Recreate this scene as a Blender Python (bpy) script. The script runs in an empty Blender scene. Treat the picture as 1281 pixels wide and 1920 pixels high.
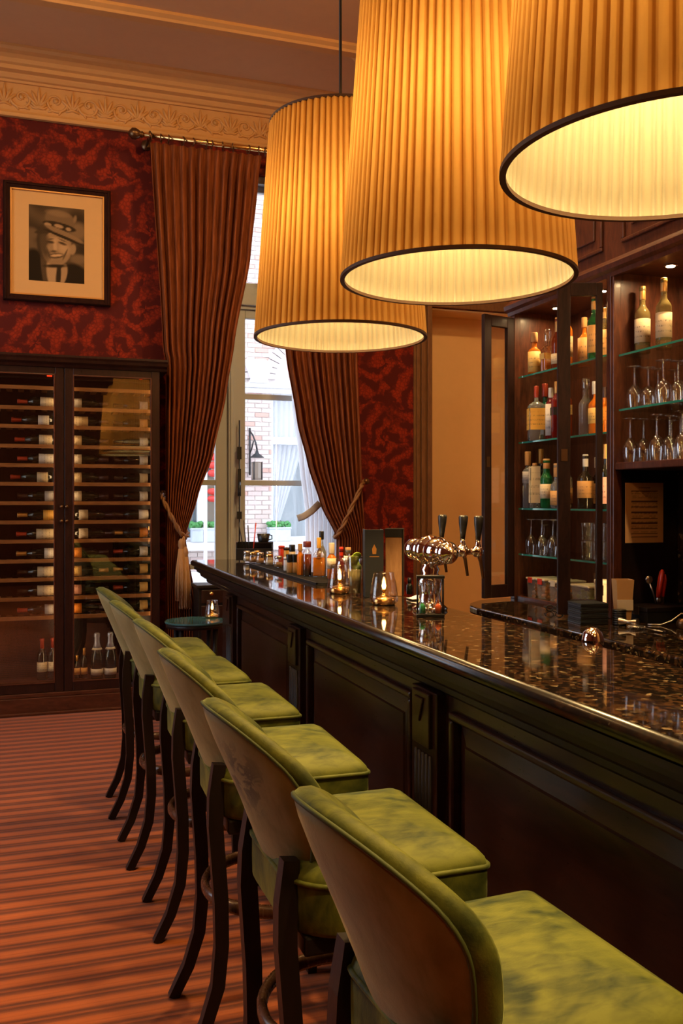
import bpy, math, random
from mathutils import Vector, Matrix
random.seed(7)
R = math.radians
PI = math.pi

# ------------------------------------------------------------------ camera, world, exposure
SC = bpy.context.scene
COL = SC.collection
F = 1700.0                    # focal length in pixels of the 1281 x 1920 frame
YAW = math.atan(575.5 / F)    # the lens looks this far to the right of the bar's own direction (+Y)
HOR = 940.0                   # image row of the horizon
EYE = 1.5
cs, sn = math.cos(YAW), math.sin(YAW)
cam_d = bpy.data.cameras.new('camera')
cam_d.sensor_fit = 'VERTICAL'
cam_d.sensor_height = 36.0
cam_d.lens = 36.0 * F / 1920.0
cam_d.shift_y = -(960.0 - HOR) / 1920.0
cam_d.clip_start = 0.05
cam_d.clip_end = 200
cam = bpy.data.objects.new('camera', cam_d)
cam.location = (0, 0, EYE)
cam.rotation_euler = (R(90), 0, -YAW)
COL.objects.link(cam)
SC.camera = cam

world = bpy.data.worlds.new('overcast_sky')
SC.world = world
world.use_nodes = True
bg = world.node_tree.nodes['Background']
bg.inputs[0].default_value = (0.74, 0.84, 1.0, 1)
bg.inputs[1].default_value = 5.0

SC.view_settings.view_transform = 'Standard'
SC.view_settings.look = 'None'
SC.view_settings.exposure = 0.0
SC.view_settings.gamma = 1.0
SC.view_settings.use_curve_mapping = False
SC.cycles.max_bounces = 8
SC.cycles.diffuse_bounces = 4
SC.cycles.glossy_bounces = 4
SC.cycles.transmission_bounces = 6
SC.cycles.transparent_max_bounces = 24
SC.cycles.caustics_reflective = False
SC.cycles.caustics_refractive = False
SC.cycles.sample_clamp_indirect = 4.0

BULB = 100.0                  # radiance of the bulbs inside the three big shades
WARM = (1.0, 0.66, 0.27)
DOWN = 105.0                  # watts of the spot added in each big shade to brighten the room
ROOM = 215.0                  # radiance of the ceiling lights added outside the frame


def ray(px, py=HOR):
    t = (px - 640.5) / F
    return Vector((sn + t * cs, cs - t * sn, (HOR - py) / F))


def on(px, py=HOR, X=None, Y=None, Z=None):
    """the point of the plane X=, Y= or Z= that the photograph shows at a pixel"""
    d = ray(px, py)
    k = X / d.x if X is not None else Y / d.y if Y is not None else (Z - EYE) / d.z
    return Vector((d.x * k, d.y * k, EYE + d.z * k))


def lin(h):
    h = h.lstrip('#')
    o = []
    for i in (0, 2, 4):
        c = int(h[i:i + 2], 16) / 255
        o.append(c / 12.92 if c <= 0.04045 else ((c + 0.055) / 1.055) ** 2.4)
    return tuple(o)


# ------------------------------------------------------------------ mesh helpers
class MB:
    def __init__(self):
        self.v, self.f, self.m, self.s = [], [], [], []

    def add(self, vs, fs, m=0, smooth=False):
        o = len(self.v)
        self.v += [tuple(v) for v in vs]
        for f in fs:
            self.f.append([i + o for i in f]); self.m.append(m); self.s.append(smooth)
        return self

    def box(self, x0, x1, y0, y1, z0, z1, m=0):
        vs = [(x, y, z) for x in (x0, x1) for y in (y0, y1) for z in (z0, z1)]
        fs = [(0, 1, 3, 2), (4, 6, 7, 5), (0, 4, 5, 1), (2, 3, 7, 6), (0, 2, 6, 4), (1, 5, 7, 3)]
        return self.add(vs, fs, m)

    def obox(self, c, ax, ay, az, hx, hy, hz, m=0):
        vs = [c + ax * (a * hx) + ay * (b * hy) + az * (d * hz) for a in (-1, 1) for b in (-1, 1) for d in (-1, 1)]
        fs = [(0, 1, 3, 2), (4, 6, 7, 5), (0, 4, 5, 1), (2, 3, 7, 6), (0, 2, 6, 4), (1, 5, 7, 3)]
        return self.add(vs, fs, m)

    def lathe(self, prof, n=20, m=0, M=None, smooth=True, cap=True, a0=0.0, a1=2 * PI):
        full = abs(a1 - a0 - 2 * PI) < 1e-6
        k = n if full else n + 1
        vs, fs = [], []
        for r, z in prof:
            for i in range(k):
                a = a0 + (a1 - a0) * i / n
                vs.append(Vector((r * math.cos(a), r * math.sin(a), z)))
        for j in range(len(prof) - 1):
            for i in range(n):
                i2 = (i + 1) % k
                fs.append((j * k + i, j * k + i2, (j + 1) * k + i2, (j + 1) * k + i))
        if cap and full:
            if prof[0][0] > 1e-6: fs.append(tuple(range(k - 1, -1, -1)))
            if prof[-1][0] > 1e-6: fs.append(tuple((len(prof) - 1) * k + i for i in range(k)))
        if M is not None: vs = [M @ v for v in vs]
        return self.add(vs, fs, m, smooth)

    def tube(self, pts, r, n=8, m=0, closed=False, smooth=True, sx=1.0, sy=1.0, up=None):
        pts = [Vector(p) for p in pts]
        L = len(pts)
        rr = r if isinstance(r, (list, tuple)) else [r] * L
        vs, fs = [], []
        prev = None
        for i, p in enumerate(pts):
            if closed: d = pts[(i + 1) % L] - pts[i - 1]
            else: d = pts[min(i + 1, L - 1)] - pts[max(i - 1, 0)]
            d.normalize()
            if prev is None:
                u = Vector(up) if up else (Vector((0, 0, 1)) if abs(d.z) < 0.9 else Vector((1, 0, 0)))
            else: u = prev if not up else Vector(up)
            a = d.cross(u)
            if a.length < 1e-6: a = d.cross(Vector((0.3, 0.9, 0.2)))
            a.normalize(); b = a.cross(d).normalized(); prev = b
            for k in range(n):
                q = 2 * PI * (k + 0.5) / n
                vs.append(p + a * (rr[i] * sx * math.cos(q)) + b * (rr[i] * sy * math.sin(q)))
        for i in range(L if closed else L - 1):
            j = (i + 1) % L
            for k in range(n):
                k2 = (k + 1) % n
                fs.append((i * n + k, i * n + k2, j * n + k2, j * n + k))
        if not closed:
            fs.append(tuple(range(n - 1, -1, -1)))
            fs.append(tuple((L - 1) * n + k for k in range(n)))
        return self.add(vs, fs, m, smooth)

    def sheet(self, nu, nv, fn, m=0, smooth=True, closed_u=False):
        k = nu if closed_u else nu + 1
        vs = [fn(i / nu, j / nv) for j in range(nv + 1) for i in range(k)]
        fs = []
        for j in range(nv):
            for i in range(nu):
                i2 = (i + 1) % k
                fs.append((j * k + i, j * k + i2, (j + 1) * k + i2, (j + 1) * k + i))
        return self.add(vs, fs, m, smooth)

    def prism(self, poly, axis, a, b, m=0):
        """poly: outline in the two other axes (y,z for 'x'; x,z for 'y'; x,y for 'z')"""
        def P(p, q):
            return (q, p[0], p[1]) if axis == 'x' else (p[0], q, p[1]) if axis == 'y' else (p[0], p[1], q)
        n = len(poly)
        vs = [P(p, a) for p in poly] + [P(p, b) for p in poly]
        fs = [(i, (i + 1) % n, n + (i + 1) % n, n + i) for i in range(n)]
        fs += [tuple(range(n - 1, -1, -1)), tuple(range(n, 2 * n))]
        return self.add(vs, fs, m)

    def frame(self, x0, x1, z0, z1, w, y0, y1, m=0):
        """four mitre-less bars in the x-z plane"""
        self.box(x0, x0 + w, y0, y1, z0, z1, m); self.box(x1 - w, x1, y0, y1, z0, z1, m)
        self.box(x0 + w, x1 - w, y0, y1, z0, z0 + w, m); self.box(x0 + w, x1 - w, y0, y1, z1 - w, z1, m)
        return self


def obj(name, mb, mats, parent=None, bevel=0, loc=None, solid=0, rot=None, segs=2):
    me = bpy.data.meshes.new(name)
    me.from_pydata(mb.v, [], mb.f)
    for m in (mats if isinstance(mats, (list, tuple)) else [mats]): me.materials.append(m)
    me.polygons.foreach_set('material_index', mb.m)
    me.polygons.foreach_set('use_smooth', mb.s)
    me.update()
    o = bpy.data.objects.new(name, me)
    COL.objects.link(o)
    if parent is not None: o.parent = parent
    if loc is not None: o.location = loc
    if rot is not None: o.rotation_euler = rot
    if solid:
        q = o.modifiers.new('thickness', 'SOLIDIFY'); q.thickness = solid; q.offset = 0
    if bevel:
        q = o.modifiers.new('edges', 'BEVEL'); q.width = bevel; q.segments = segs; q.limit_method = 'ANGLE'; q.angle_limit = R(40)
    return o


def fix_normals(o):
    import bmesh
    b = bmesh.new(); b.from_mesh(o.data); bmesh.ops.recalc_face_normals(b, faces=b.faces); b.to_mesh(o.data); b.free()
    return o


def tag(o, label, cat, group=None):
    o['label'] = label; o['category'] = cat
    if group: o['group'] = group
    return o


def thing(name, label, cat, loc=(0, 0, 0), rz=0, group=None, rot=None):
    o = bpy.data.objects.new(name, None)
    COL.objects.link(o)
    o.location = loc
    o.rotation_euler = rot if rot else (0, 0, rz)
    o.empty_display_size = 0.05
    return tag(o, label, cat, group)


def struct(o):
    o['kind'] = 'structure'
    return o


def sroot(name, loc=(0, 0, 0)):
    o = bpy.data.objects.new(name, None); COL.objects.link(o); o.location = loc; o['kind'] = 'structure'
    return o


def copy_tree(o, parent=None):
    c = o.copy(); COL.objects.link(c)
    if parent is not None: c.parent = parent
    for ch in list(o.children): copy_tree(ch, c)
    return c


ORD = ['first', 'second', 'third', 'fourth', 'fifth', 'sixth', 'seventh', 'eighth', 'ninth', 'tenth', 'eleventh', 'twelfth', 'thirteenth']

# ------------------------------------------------------------------ materials
class NT:
    def __init__(self, name):
        self.mat = bpy.data.materials.new(name)
        self.mat.use_nodes = True
        self.t = self.mat.node_tree
        self.t.nodes.clear()
        self.out = self.t.nodes.new('ShaderNodeOutputMaterial')

    def n(self, kind, **kw):
        o = self.t.nodes.new('ShaderNode' + kind)
        for k, v in kw.items(): setattr(o, k, v)
        return o

    def set(self, node, **kw):
        for k, v in kw.items():
            s = node.inputs[k.replace('_', ' ')]
            if hasattr(v, 'node'): self.t.links.new(v, s)
            else: s.default_value = v
        return node

    def put(self, v, sock):
        if hasattr(v, 'node'): self.t.links.new(v, sock)
        else: sock.default_value = v

    def math(self, op, a, b=0.0, c=0.0):
        o = self.n('Math', operation=op)
        for i, v in enumerate((a, b, c)): self.put(v, o.inputs[i])
        return o.outputs[0]

    def mix(self, f, a, b):
        o = self.n('Mix', data_type='RGBA')
        self.put(f, o.inputs[0])
        for i, v in ((6, a), (7, b)):
            if not hasattr(v, 'node'): v = (*v[:3], 1)
            self.put(v, o.inputs[i])
        return o.outputs[2]

    def ramp(self, f, a, b):
        o = self.n('MapRange', clamp=True)
        self.put(f, o.inputs[0]); o.inputs[1].default_value = a; o.inputs[2].default_value = b
        return o.outputs[0]

    def coord(self, which='Object', scale=(1, 1, 1)):
        o = self.n('TexCoord'); m = self.n('Mapping')
        self.t.links.new(o.outputs[which], m.inputs[0]); m.inputs[3].default_value = scale
        return m.outputs[0]

    def noise(self, vec, scale, detail=3, rough=0.55, dist=0.0):
        o = self.n('TexNoise'); self.put(vec, o.inputs['Vector'])
        o.inputs['Scale'].default_value = scale; o.inputs['Detail'].default_value = detail
        o.inputs['Roughness'].default_value = rough; o.inputs['Distortion'].default_value = dist
        return o

    def bump(self, h, strength=0.3, dist=0.01):
        o = self.n('Bump'); self.put(h, o.inputs['Height']); o.inputs['Strength'].default_value = strength; o.inputs['Distance'].default_value = dist
        return o.outputs[0]

    def pbr(self, base, rough=0.5, metal=0.0, normal=None, **kw):
        p = self.n('BsdfPrincipled')
        if not hasattr(base, 'node'): base = (*base[:3], 1)
        self.put(base, p.inputs['Base Color']); self.put(rough, p.inputs['Roughness']); self.put(metal, p.inputs['Metallic'])
        if normal is not None: self.put(normal, p.inputs['Normal'])
        for k, v in kw.items():
            s = p.inputs[k.replace('_', ' ')]
            if isinstance(v, tuple) and len(v) == 3: v = (*v, 1)
            self.put(v, s)
        self.t.links.new(p.outputs[0], self.out.inputs[0])
        return self.mat


def plain(name, col, rough=0.5, metal=0.0, vary=0.12, **kw):
    """one colour with a little procedural unevenness"""
    t = NT(name)
    v = t.coord()
    f = t.noise(v, 14, 4).outputs[0]
    a = tuple(min(1, c * (1 + vary)) for c in col); b = tuple(c * (1 - vary) for c in col)
    return t.pbr(t.mix(f, b, a), rough, metal, **kw)


def wood(name, dark, light, rough=0.3, scale=(3, 3, 0.6), coat=0.12, grain=9.0, spec=0.32):
    t = NT(name)
    v = t.coord('Object', scale)
    n = t.noise(v, grain, 5, 0.6, 1.2)
    n2 = t.noise(v, grain * 6, 3)
    f = t.math('ADD', t.math('MULTIPLY', n.outputs[0], 0.75), t.math('MULTIPLY', n2.outputs[0], 0.25))
    c = t.mix(t.ramp(f, 0.32, 0.68), dark, light)
    return t.pbr(c, t.math('ADD', rough, t.math('MULTIPLY', n2.outputs[0], 0.12)), normal=t.bump(f, 0.08, 0.004), Coat_Weight=coat, Coat_Roughness=0.15, Specular_IOR_Level=spec)


def thin_glass(name, tint=(1, 1, 1), refl=0.9, rough=0.0, base=0.04):
    t = NT(name)
    fr = t.n('Fresnel'); gb = t.n('NewGeometry')
    t.put(t.math('ADD', 1.45, t.math('MULTIPLY', gb.outputs['Backfacing'], 1 / 1.45 - 1.45)), fr.inputs[0])   # thin sheet: both faces reflect alike
    k = t.math('ADD', t.math('MULTIPLY', fr.outputs[0], refl), base)
    tr = t.n('BsdfTransparent'); tr.inputs[0].default_value = (*tint, 1)
    gl = t.n('BsdfGlossy'); gl.inputs['Roughness'].default_value = rough
    mx = t.n('MixShader'); t.put(k, mx.inputs[0])
    t.t.links.new(tr.outputs[0], mx.inputs[1]); t.t.links.new(gl.outputs[0], mx.inputs[2])
    t.t.links.new(mx.outputs[0], t.out.inputs[0])
    return t.mat


def glow(name, col, strength):
    t = NT(name)
    e = t.n('Emission'); e.inputs[0].default_value = (*col, 1); e.inputs[1].default_value = strength
    t.t.links.new(e.outputs[0], t.out.inputs[0])
    return t.mat


def make_carpet():
    t = NT('striped_carpet')
    v = t.coord()
    sx = t.n('SeparateXYZ'); t.put(v, sx.inputs[0])
    wob = t.noise(v, 1.6, 2).outputs[0]
    y = t.math('ADD', sx.outputs[1], t.math('MULTIPLY', wob, 0.008))
    p = t.math('FRACT', t.math('DIVIDE', y, 0.096))
    cr = t.n('ValToRGB'); t.put(p, cr.inputs[0])
    el = cr.color_ramp.elements
    el[0].position = 0.0; el[0].color = (0.10, 0.10, 0.10, 1)
    el[1].position = 1.0; el[1].color = (0.10, 0.10, 0.10, 1)
    for pos, c in ((0.10, 0.62), (0.20, 0.86), (0.27, 0.70), (0.34, 0.92), (0.46, 0.84), (0.53, 0.70), (0.60, 0.36), (0.70, 0.12), (0.77, 0.10), (0.82, 0.46), (0.87, 0.42), (0.92, 0.14)):
        e = el.new(pos); e.color = (c, c, c, 1)
    grain = t.noise(v, 380, 2).outputs[0]
    slub = t.noise(t.coord('Object', (4, 60, 1)), 3, 3).outputs[0]
    f = t.math('ADD', cr.outputs[0], t.math('MULTIPLY', t.math('SUBTRACT', grain, 0.5), 0.35))
    f = t.math('ADD', f, t.math('MULTIPLY', t.math('SUBTRACT', slub, 0.5), 0.45))
    c = t.mix(t.ramp(f, 0.0, 1.0), (0.070, 0.016, 0.007), (0.42, 0.100, 0.020))
    return t.pbr(c, 0.75, normal=t.bump(f, 0.35, 0.004), Sheen_Weight=0.25, Sheen_Roughness=0.4, Sheen_Tint=(1, 0.75, 0.65), Specular_IOR_Level=0.3)


def make_damask():
    t = NT('red_damask_wallpaper')
    v = t.coord()
    sx = t.n('SeparateXYZ'); t.put(v, sx.inputs[0])
    w = t.noise(v, 3.2, 3).outputs['Color']
    sw = t.n('SeparateColor'); t.put(w, sw.inputs[0])
    x = t.math('ADD', sx.outputs[0], t.math('MULTIPLY', t.math('SUBTRACT', sw.outputs[0], 0.5), 0.35))
    z = t.math('ADD', sx.outputs[2], t.math('MULTIPLY', t.math('SUBTRACT', sw.outputs[1], 0.5), 0.35))
    def cell(px, pz, ox, oz):
        a = t.math('SUBTRACT', t.math('FRACT', t.math('ADD', t.math('DIVIDE', x, px), ox)), 0.5)
        b = t.math('SUBTRACT', t.math('FRACT', t.math('ADD', t.math('DIVIDE', z, pz), oz)), 0.5)
        a = t.math('MULTIPLY', a, px); b = t.math('MULTIPLY', b, pz)
        r = t.math('SQRT', t.math('ADD', t.math('MULTIPLY', a, a), t.math('MULTIPLY', b, b)))
        th = t.math('ARCTAN2', b, a)
        return t.math('SINE', t.math('ADD', t.math('MULTIPLY', r, 44.0), t.math('ADD', t.math('MULTIPLY', th, 2.0), t.math('MULTIPLY', t.math('SINE', t.math('MULTIPLY', th, 7.0)), 0.9))))
    p = t.math('ADD', cell(0.56, 0.66, 0, 0), cell(0.56, 0.66, 0.5, 0.5))
    d = t.noise(v, 46, 3).outputs[0]
    vo = t.n('TexVoronoi', feature='DISTANCE_TO_EDGE'); t.put(v, vo.inputs['Vector']); vo.inputs['Scale'].default_value = 34
    p = t.math('ADD', p, t.math('MULTIPLY', t.math('SUBTRACT', d, 0.5), 3.4))
    f = t.math('MULTIPLY', t.ramp(p, -0.55, 0.9), t.math('ADD', 0.45, t.math('MULTIPLY', t.ramp(vo.outputs[0], 0.02, 0.2), 0.55)))
    c = t.mix(f, (0.080, 0.008, 0.006), (0.270, 0.024, 0.007))
    return t.pbr(c, 0.75, Specular_IOR_Level=0.15)


def make_granite(name='dark_granite', amount=0.92, mid=0.6):
    t = NT(name)
    v = t.coord()
    n1 = t.noise(v, 38, 4)
    vv = t.n('VectorMath', operation='ADD'); t.put(v, vv.inputs[0])
    sc = t.n('VectorMath', operation='SCALE'); t.put(n1.outputs['Color'], sc.inputs[0]); sc.inputs['Scale'].default_value = 0.02
    t.put(sc.outputs[0], vv.inputs[1])
    vo = t.n('TexVoronoi'); t.put(vv.outputs[0], vo.inputs['Vector']); vo.inputs['Scale'].default_value = 80
    rnd = t.n('SeparateColor'); t.put(vo.outputs['Color'], rnd.inputs[0])
    fl = t.ramp(rnd.outputs[0], amount, amount + 0.1)
    br = t.ramp(rnd.outputs[1], 0.55, 0.9)
    c = t.mix(t.math('MULTIPLY', br, mid), (0.007, 0.005, 0.004), (0.075, 0.034, 0.014))
    c = t.mix(t.math('MULTIPLY', fl, t.ramp(t.noise(v, 90, 3).outputs[0], 0.35, 0.6)), c, (0.34, 0.24, 0.13))
    return t.pbr(c, 0.045, Specular_IOR_Level=0.75)


def make_velvet(name, dark, light, scale=5.0, sheen=0.8, tint=(0.75, 0.85, 0.35)):
    t = NT(name)
    v = t.coord()
    n = t.noise(v, scale, 3, 0.55, 1.4).outputs[0]
    st = t.noise(t.coord('Object', (1, 3.2, 1)), scale * 3, 3, 0.6, 0.6).outputs[0]
    f = t.math('ADD', t.math('MULTIPLY', n, 0.7), t.math('MULTIPLY', st, 0.3))
    pile = t.noise(v, 260, 2).outputs[0]
    c = t.mix(t.ramp(f, 0.40, 0.60), dark, light)
    return t.pbr(c, 0.62, normal=t.bump(t.math('ADD', f, t.math('MULTIPLY', pile, 0.25)), 0.25, 0.006), Sheen_Weight=sheen, Sheen_Roughness=0.35, Sheen_Tint=tint, Specular_IOR_Level=0.25)


def stained_velvet():
    m = make_velvet('stained_tan_velvet', (0.155, 0.125, 0.036), (0.285, 0.235, 0.085), 4.0, 0.6, (0.9, 0.85, 0.6))
    t = NT.__new__(NT); t.mat = m; t.t = m.node_tree
    p = t.t.nodes['Principled BSDF']
    src = p.inputs['Base Color'].links[0].from_socket
    co = t.coord()
    ds = t.n('VectorMath', operation='DISTANCE'); t.put(co, ds.inputs[0]); ds.inputs[1].default_value = (-0.255, -0.05, 0.93)
    n = t.noise(co, 24, 4, 0.6, 0.8).outputs[0]
    k = t.math('MULTIPLY', t.math('SUBTRACT', 1.0, t.ramp(ds.outputs['Value'], 0.04, 0.10)), t.ramp(n, 0.46, 0.53))
    t.put(t.mix(t.math('MULTIPLY', k, 0.85), src, (0.035, 0.026, 0.010)), p.inputs['Base Color'])
    return m


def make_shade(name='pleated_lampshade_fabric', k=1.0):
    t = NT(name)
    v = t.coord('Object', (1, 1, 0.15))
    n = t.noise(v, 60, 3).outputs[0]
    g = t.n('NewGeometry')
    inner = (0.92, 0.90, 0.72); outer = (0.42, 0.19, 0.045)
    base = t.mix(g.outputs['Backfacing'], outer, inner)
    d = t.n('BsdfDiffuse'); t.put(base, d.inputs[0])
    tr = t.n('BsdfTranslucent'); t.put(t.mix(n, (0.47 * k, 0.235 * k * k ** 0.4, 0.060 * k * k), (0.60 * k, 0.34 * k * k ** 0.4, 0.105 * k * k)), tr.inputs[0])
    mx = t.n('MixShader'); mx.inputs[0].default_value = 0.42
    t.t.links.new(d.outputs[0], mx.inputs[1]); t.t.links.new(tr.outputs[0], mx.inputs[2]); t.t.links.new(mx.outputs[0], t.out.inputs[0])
    return t.mat


def make_cloth(name, col, trans=0.3, stripe=0.0, dark=None):
    t = NT(name)
    v = t.coord('Object', (1, 1, 0.08))
    n = t.noise(v, 60, 3).outputs[0]
    c = t.mix(t.ramp(n, 0.3, 0.7), dark or tuple(x * 0.7 for x in col), col)
    d = t.n('BsdfDiffuse'); t.put(c, d.inputs[0])
    tr = t.n('BsdfTranslucent'); t.put(c, tr.inputs[0])
    mx = t.n('MixShader'); mx.inputs[0].default_value = trans
    t.t.links.new(d.outputs[0], mx.inputs[1]); t.t.links.new(tr.outputs[0], mx.inputs[2]); t.t.links.new(mx.outputs[0], t.out.inputs[0])
    return t.mat


def label_paper(name, col, ink=(0.08, 0.05, 0.03), lines=5.0):
    """a printed label: lines of small print on coloured paper"""
    t = NT(name)
    v = t.coord('Generated')
    sx = t.n('SeparateXYZ'); t.put(v, sx.inputs[0])
    ln = t.math('SINE', t.math('MULTIPLY', sx.outputs[2], 2 * PI * lines))
    ch = t.noise(t.coord('Generated', (14, 14, 3)), 2.2, 2).outputs[0]
    f = t.math('MULTIPLY', t.ramp(ln, 0.35, 0.6), t.ramp(ch, 0.5, 0.58))
    mid = t.math('MULTIPLY', t.ramp(sx.outputs[2], 0.16, 0.2), t.math('SUBTRACT', 1.0, t.ramp(sx.outputs[2], 0.8, 0.84)))
    f = t.math('MULTIPLY', t.math('MULTIPLY', f, mid), 0.75)
    return t.pbr(t.mix(f, col, ink), 0.6)


def paint_mesh_material(name, rough=0.85):
    t = NT(name)
    a = t.n('VertexColor'); a.layer_name = 'print'
    return t.pbr(a.outputs[0], rough, Specular_IOR_Level=0.1)


M = {}
M['carpet'] = make_carpet()
M['damask'] = make_damask()
M['granite'] = make_granite()
M['plaster'] = plain('cornice_plaster', (0.64, 0.33, 0.105), 0.6, vary=0.06)
M['ceiling'] = plain('painted_ceiling', (0.62, 0.35, 0.16), 0.75, vary=0.05)
M['beige'] = plain('beige_wall_paint', (0.82, 0.50, 0.21), 0.6, vary=0.04)
M['maroon'] = plain('dark_red_wall_paint', (0.10, 0.02, 0.012), 0.7)
M['mahogany'] = wood('dark_mahogany', (0.012, 0.0045, 0.0035), (0.036, 0.012, 0.008), 0.24)
M['mahogany_y'] = wood('dark_mahogany_long_grain', (0.012, 0.0045, 0.0035), (0.036, 0.012, 0.008), 0.24, scale=(3, 0.6, 3))
M['redwood'] = wood('red_mahogany', (0.040, 0.011, 0.006), (0.115, 0.034, 0.015), 0.3, scale=(0.6, 3, 3))
M['cherry'] = wood('back_bar_cherry', (0.042, 0.013, 0.008), (0.130, 0.040, 0.018), 0.30)
M['cherry_dark'] = wood('dark_door_cherry', (0.012, 0.005, 0.004), (0.034, 0.013, 0.009), 0.42, coat=0.02, spec=0.18)
M['frame_wood'] = wood('dark_picture_frame_wood', (0.014, 0.004, 0.003), (0.034, 0.010, 0.006), 0.6, coat=0.0, spec=0.06)
M['ebony'] = wood('near_black_wood', (0.008, 0.005, 0.004), (0.014, 0.007, 0.006), 0.38, coat=0.05, spec=0.25)
M['shelfwood'] = wood('wine_shelf_oak', (0.20, 0.085, 0.030), (0.36, 0.17, 0.06), 0.45, scale=(0.5, 3, 3), coat=0.1)
M['trimwood'] = wood('brown_door_trim', (0.13, 0.055, 0.020), (0.23, 0.10, 0.035), 0.4)
M['chrome'] = plain('polished_chrome', (0.86, 0.82, 0.78), 0.06, 1.0, vary=0.02)
M['brass'] = plain('aged_brass', (0.80, 0.50, 0.18), 0.22, 1.0, vary=0.1)
M['bronze'] = plain('dark_bronze', (0.16, 0.085, 0.04), 0.35, 0.9)
M['iron'] = plain('black_iron', (0.012, 0.012, 0.013), 0.45, 0.2)
M['black'] = plain('black_plastic', (0.012, 0.011, 0.011), 0.35)
M['slate'] = plain('charcoal_leatherette', (0.013, 0.016, 0.021), 0.55)
M['rubber'] = plain('black_rubber', (0.010, 0.009, 0.009), 0.6)
M['pane'] = thin_glass('window_pane_glass')
M['cabglass'] = thin_glass('cabinet_door_glass', (0.96, 0.94, 0.9), 1.0, 0.0, 0.06)
M['glass'] = thin_glass('clear_drinking_glass', (0.98, 0.98, 0.97), 1.4, 0.07, 0.15)
M['smoke'] = thin_glass('smoked_lantern_glass', (0.985, 0.94, 0.89), 1.0, 0.02, 0.06)
M['shelfglass'] = thin_glass('clear_shelf_glass', (0.90, 0.97, 0.94), 1.0, 0.01, 0.05)
M['shelfedge'] = plain('green_glass_edge', (0.03, 0.22, 0.17), 0.08, vary=0.2, Specular_IOR_Level=0.8)
M['shade'] = make_shade()
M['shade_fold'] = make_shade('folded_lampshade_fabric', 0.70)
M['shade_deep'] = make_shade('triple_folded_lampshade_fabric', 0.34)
M['rim'] = plain('brown_shade_trim', (0.07, 0.03, 0.012), 0.7)
M['velvet'] = make_velvet('green_velvet', (0.013, 0.024, 0.004), (0.130, 0.138, 0.016), 4.6, 0.35)
M['velvet_tan'] = make_velvet('brushed_tan_velvet', (0.155, 0.125, 0.036), (0.285, 0.235, 0.085), 4.0, 0.6, (0.9, 0.85, 0.6))
M['velvet_stained'] = stained_velvet()
M['velvet_line'] = plain('dark_green_piping', (0.05, 0.065, 0.010), 0.7)
M['curtain'] = make_cloth('rust_brown_curtain', (0.30, 0.088, 0.032), 0.08, dark=(0.135, 0.040, 0.017))
M['sheer'] = make_cloth('white_sheer_voile', (0.93, 0.94, 0.97), 0.62, dark=(0.85, 0.86, 0.90))
M['rope'] = plain('braided_gold_rope', (0.23, 0.10, 0.032), 0.7)
M['fringe'] = plain('pale_tassel_thread', (0.36, 0.19, 0.08), 0.8, vary=0.3)
M['winframe'] = plain('grey_white_window_paint', (0.46, 0.48, 0.46), 0.45, vary=0.04)
M['mat_board'] = plain('cream_mount_board', (0.62, 0.34, 0.12), 0.7, vary=0.03)
M['gilt'] = plain('gilt_slip', (0.55, 0.24, 0.05), 0.4, 0.3)
M['print'] = paint_mesh_material('flat_print')
M['wine'] = plain('dark_wine_bottle_glass', (0.010, 0.012, 0.008), 0.08, vary=0.05, Specular_IOR_Level=0.7)
M['foil_red'] = plain('red_capsule_foil', (0.42, 0.05, 0.02), 0.35, 0.2)
M['foil_dark'] = plain('dark_capsule_foil', (0.05, 0.02, 0.015), 0.35, 0.2)
M['foil_gold'] = plain('gold_capsule_foil', (0.62, 0.33, 0.09), 0.35, 0.5)
M['foil_blue'] = plain('pale_blue_silver_foil', (0.42, 0.50, 0.68), 0.3, 0.5)
M['cork'] = plain('cork', (0.50, 0.26, 0.09), 0.8, vary=0.2)
M['cream'] = plain('cream_plastic', (0.72, 0.60, 0.42), 0.5)
M['white'] = plain('white_plastic', (0.75, 0.73, 0.70), 0.5)
M['red'] = plain('glossy_red_plastic', (0.72, 0.045, 0.015), 0.3)
M['yellow'] = plain('yellow_plastic', (0.75, 0.38, 0.05), 0.4)
M['orange_sand'] = plain('orange_sand', (0.85, 0.14, 0.03), 0.8)
M['green_sand'] = plain('green_sand', (0.02, 0.30, 0.10), 0.8)
M['lime'] = plain('lime_skin', (0.34, 0.46, 0.03), 0.4, vary=0.25)
M['steel'] = plain('brushed_steel', (0.60, 0.55, 0.50), 0.28, 1.0)
M['kraft'] = plain('kraft_card', (0.60, 0.33, 0.12), 0.8)
t_ = NT('milky_tub_plastic')
a_ = t_.n('BsdfTransparent'); a_.inputs[0].default_value = (0.96, 0.93, 0.88, 1)
d_ = t_.n('BsdfDiffuse'); d_.inputs[0].default_value = (0.75, 0.66, 0.52, 1)
mx_ = t_.n('MixShader'); mx_.inputs[0].default_value = 0.2
t_.t.links.new(a_.outputs[0], mx_.inputs[1]); t_.t.links.new(d_.outputs[0], mx_.inputs[2]); t_.t.links.new(mx_.outputs[0], t_.out.inputs[0]); M['tub'] = t_.mat
M['fruit'] = plain('dried_orange_fruit', (0.85, 0.26, 0.035), 0.6, vary=0.3)


def liquid(name, col, tw=0.4, rough=0.04):
    t = NT(name)
    return t.pbr(col, rough, Transmission_Weight=tw, IOR=1.35, Specular_IOR_Level=0.6)


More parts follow.
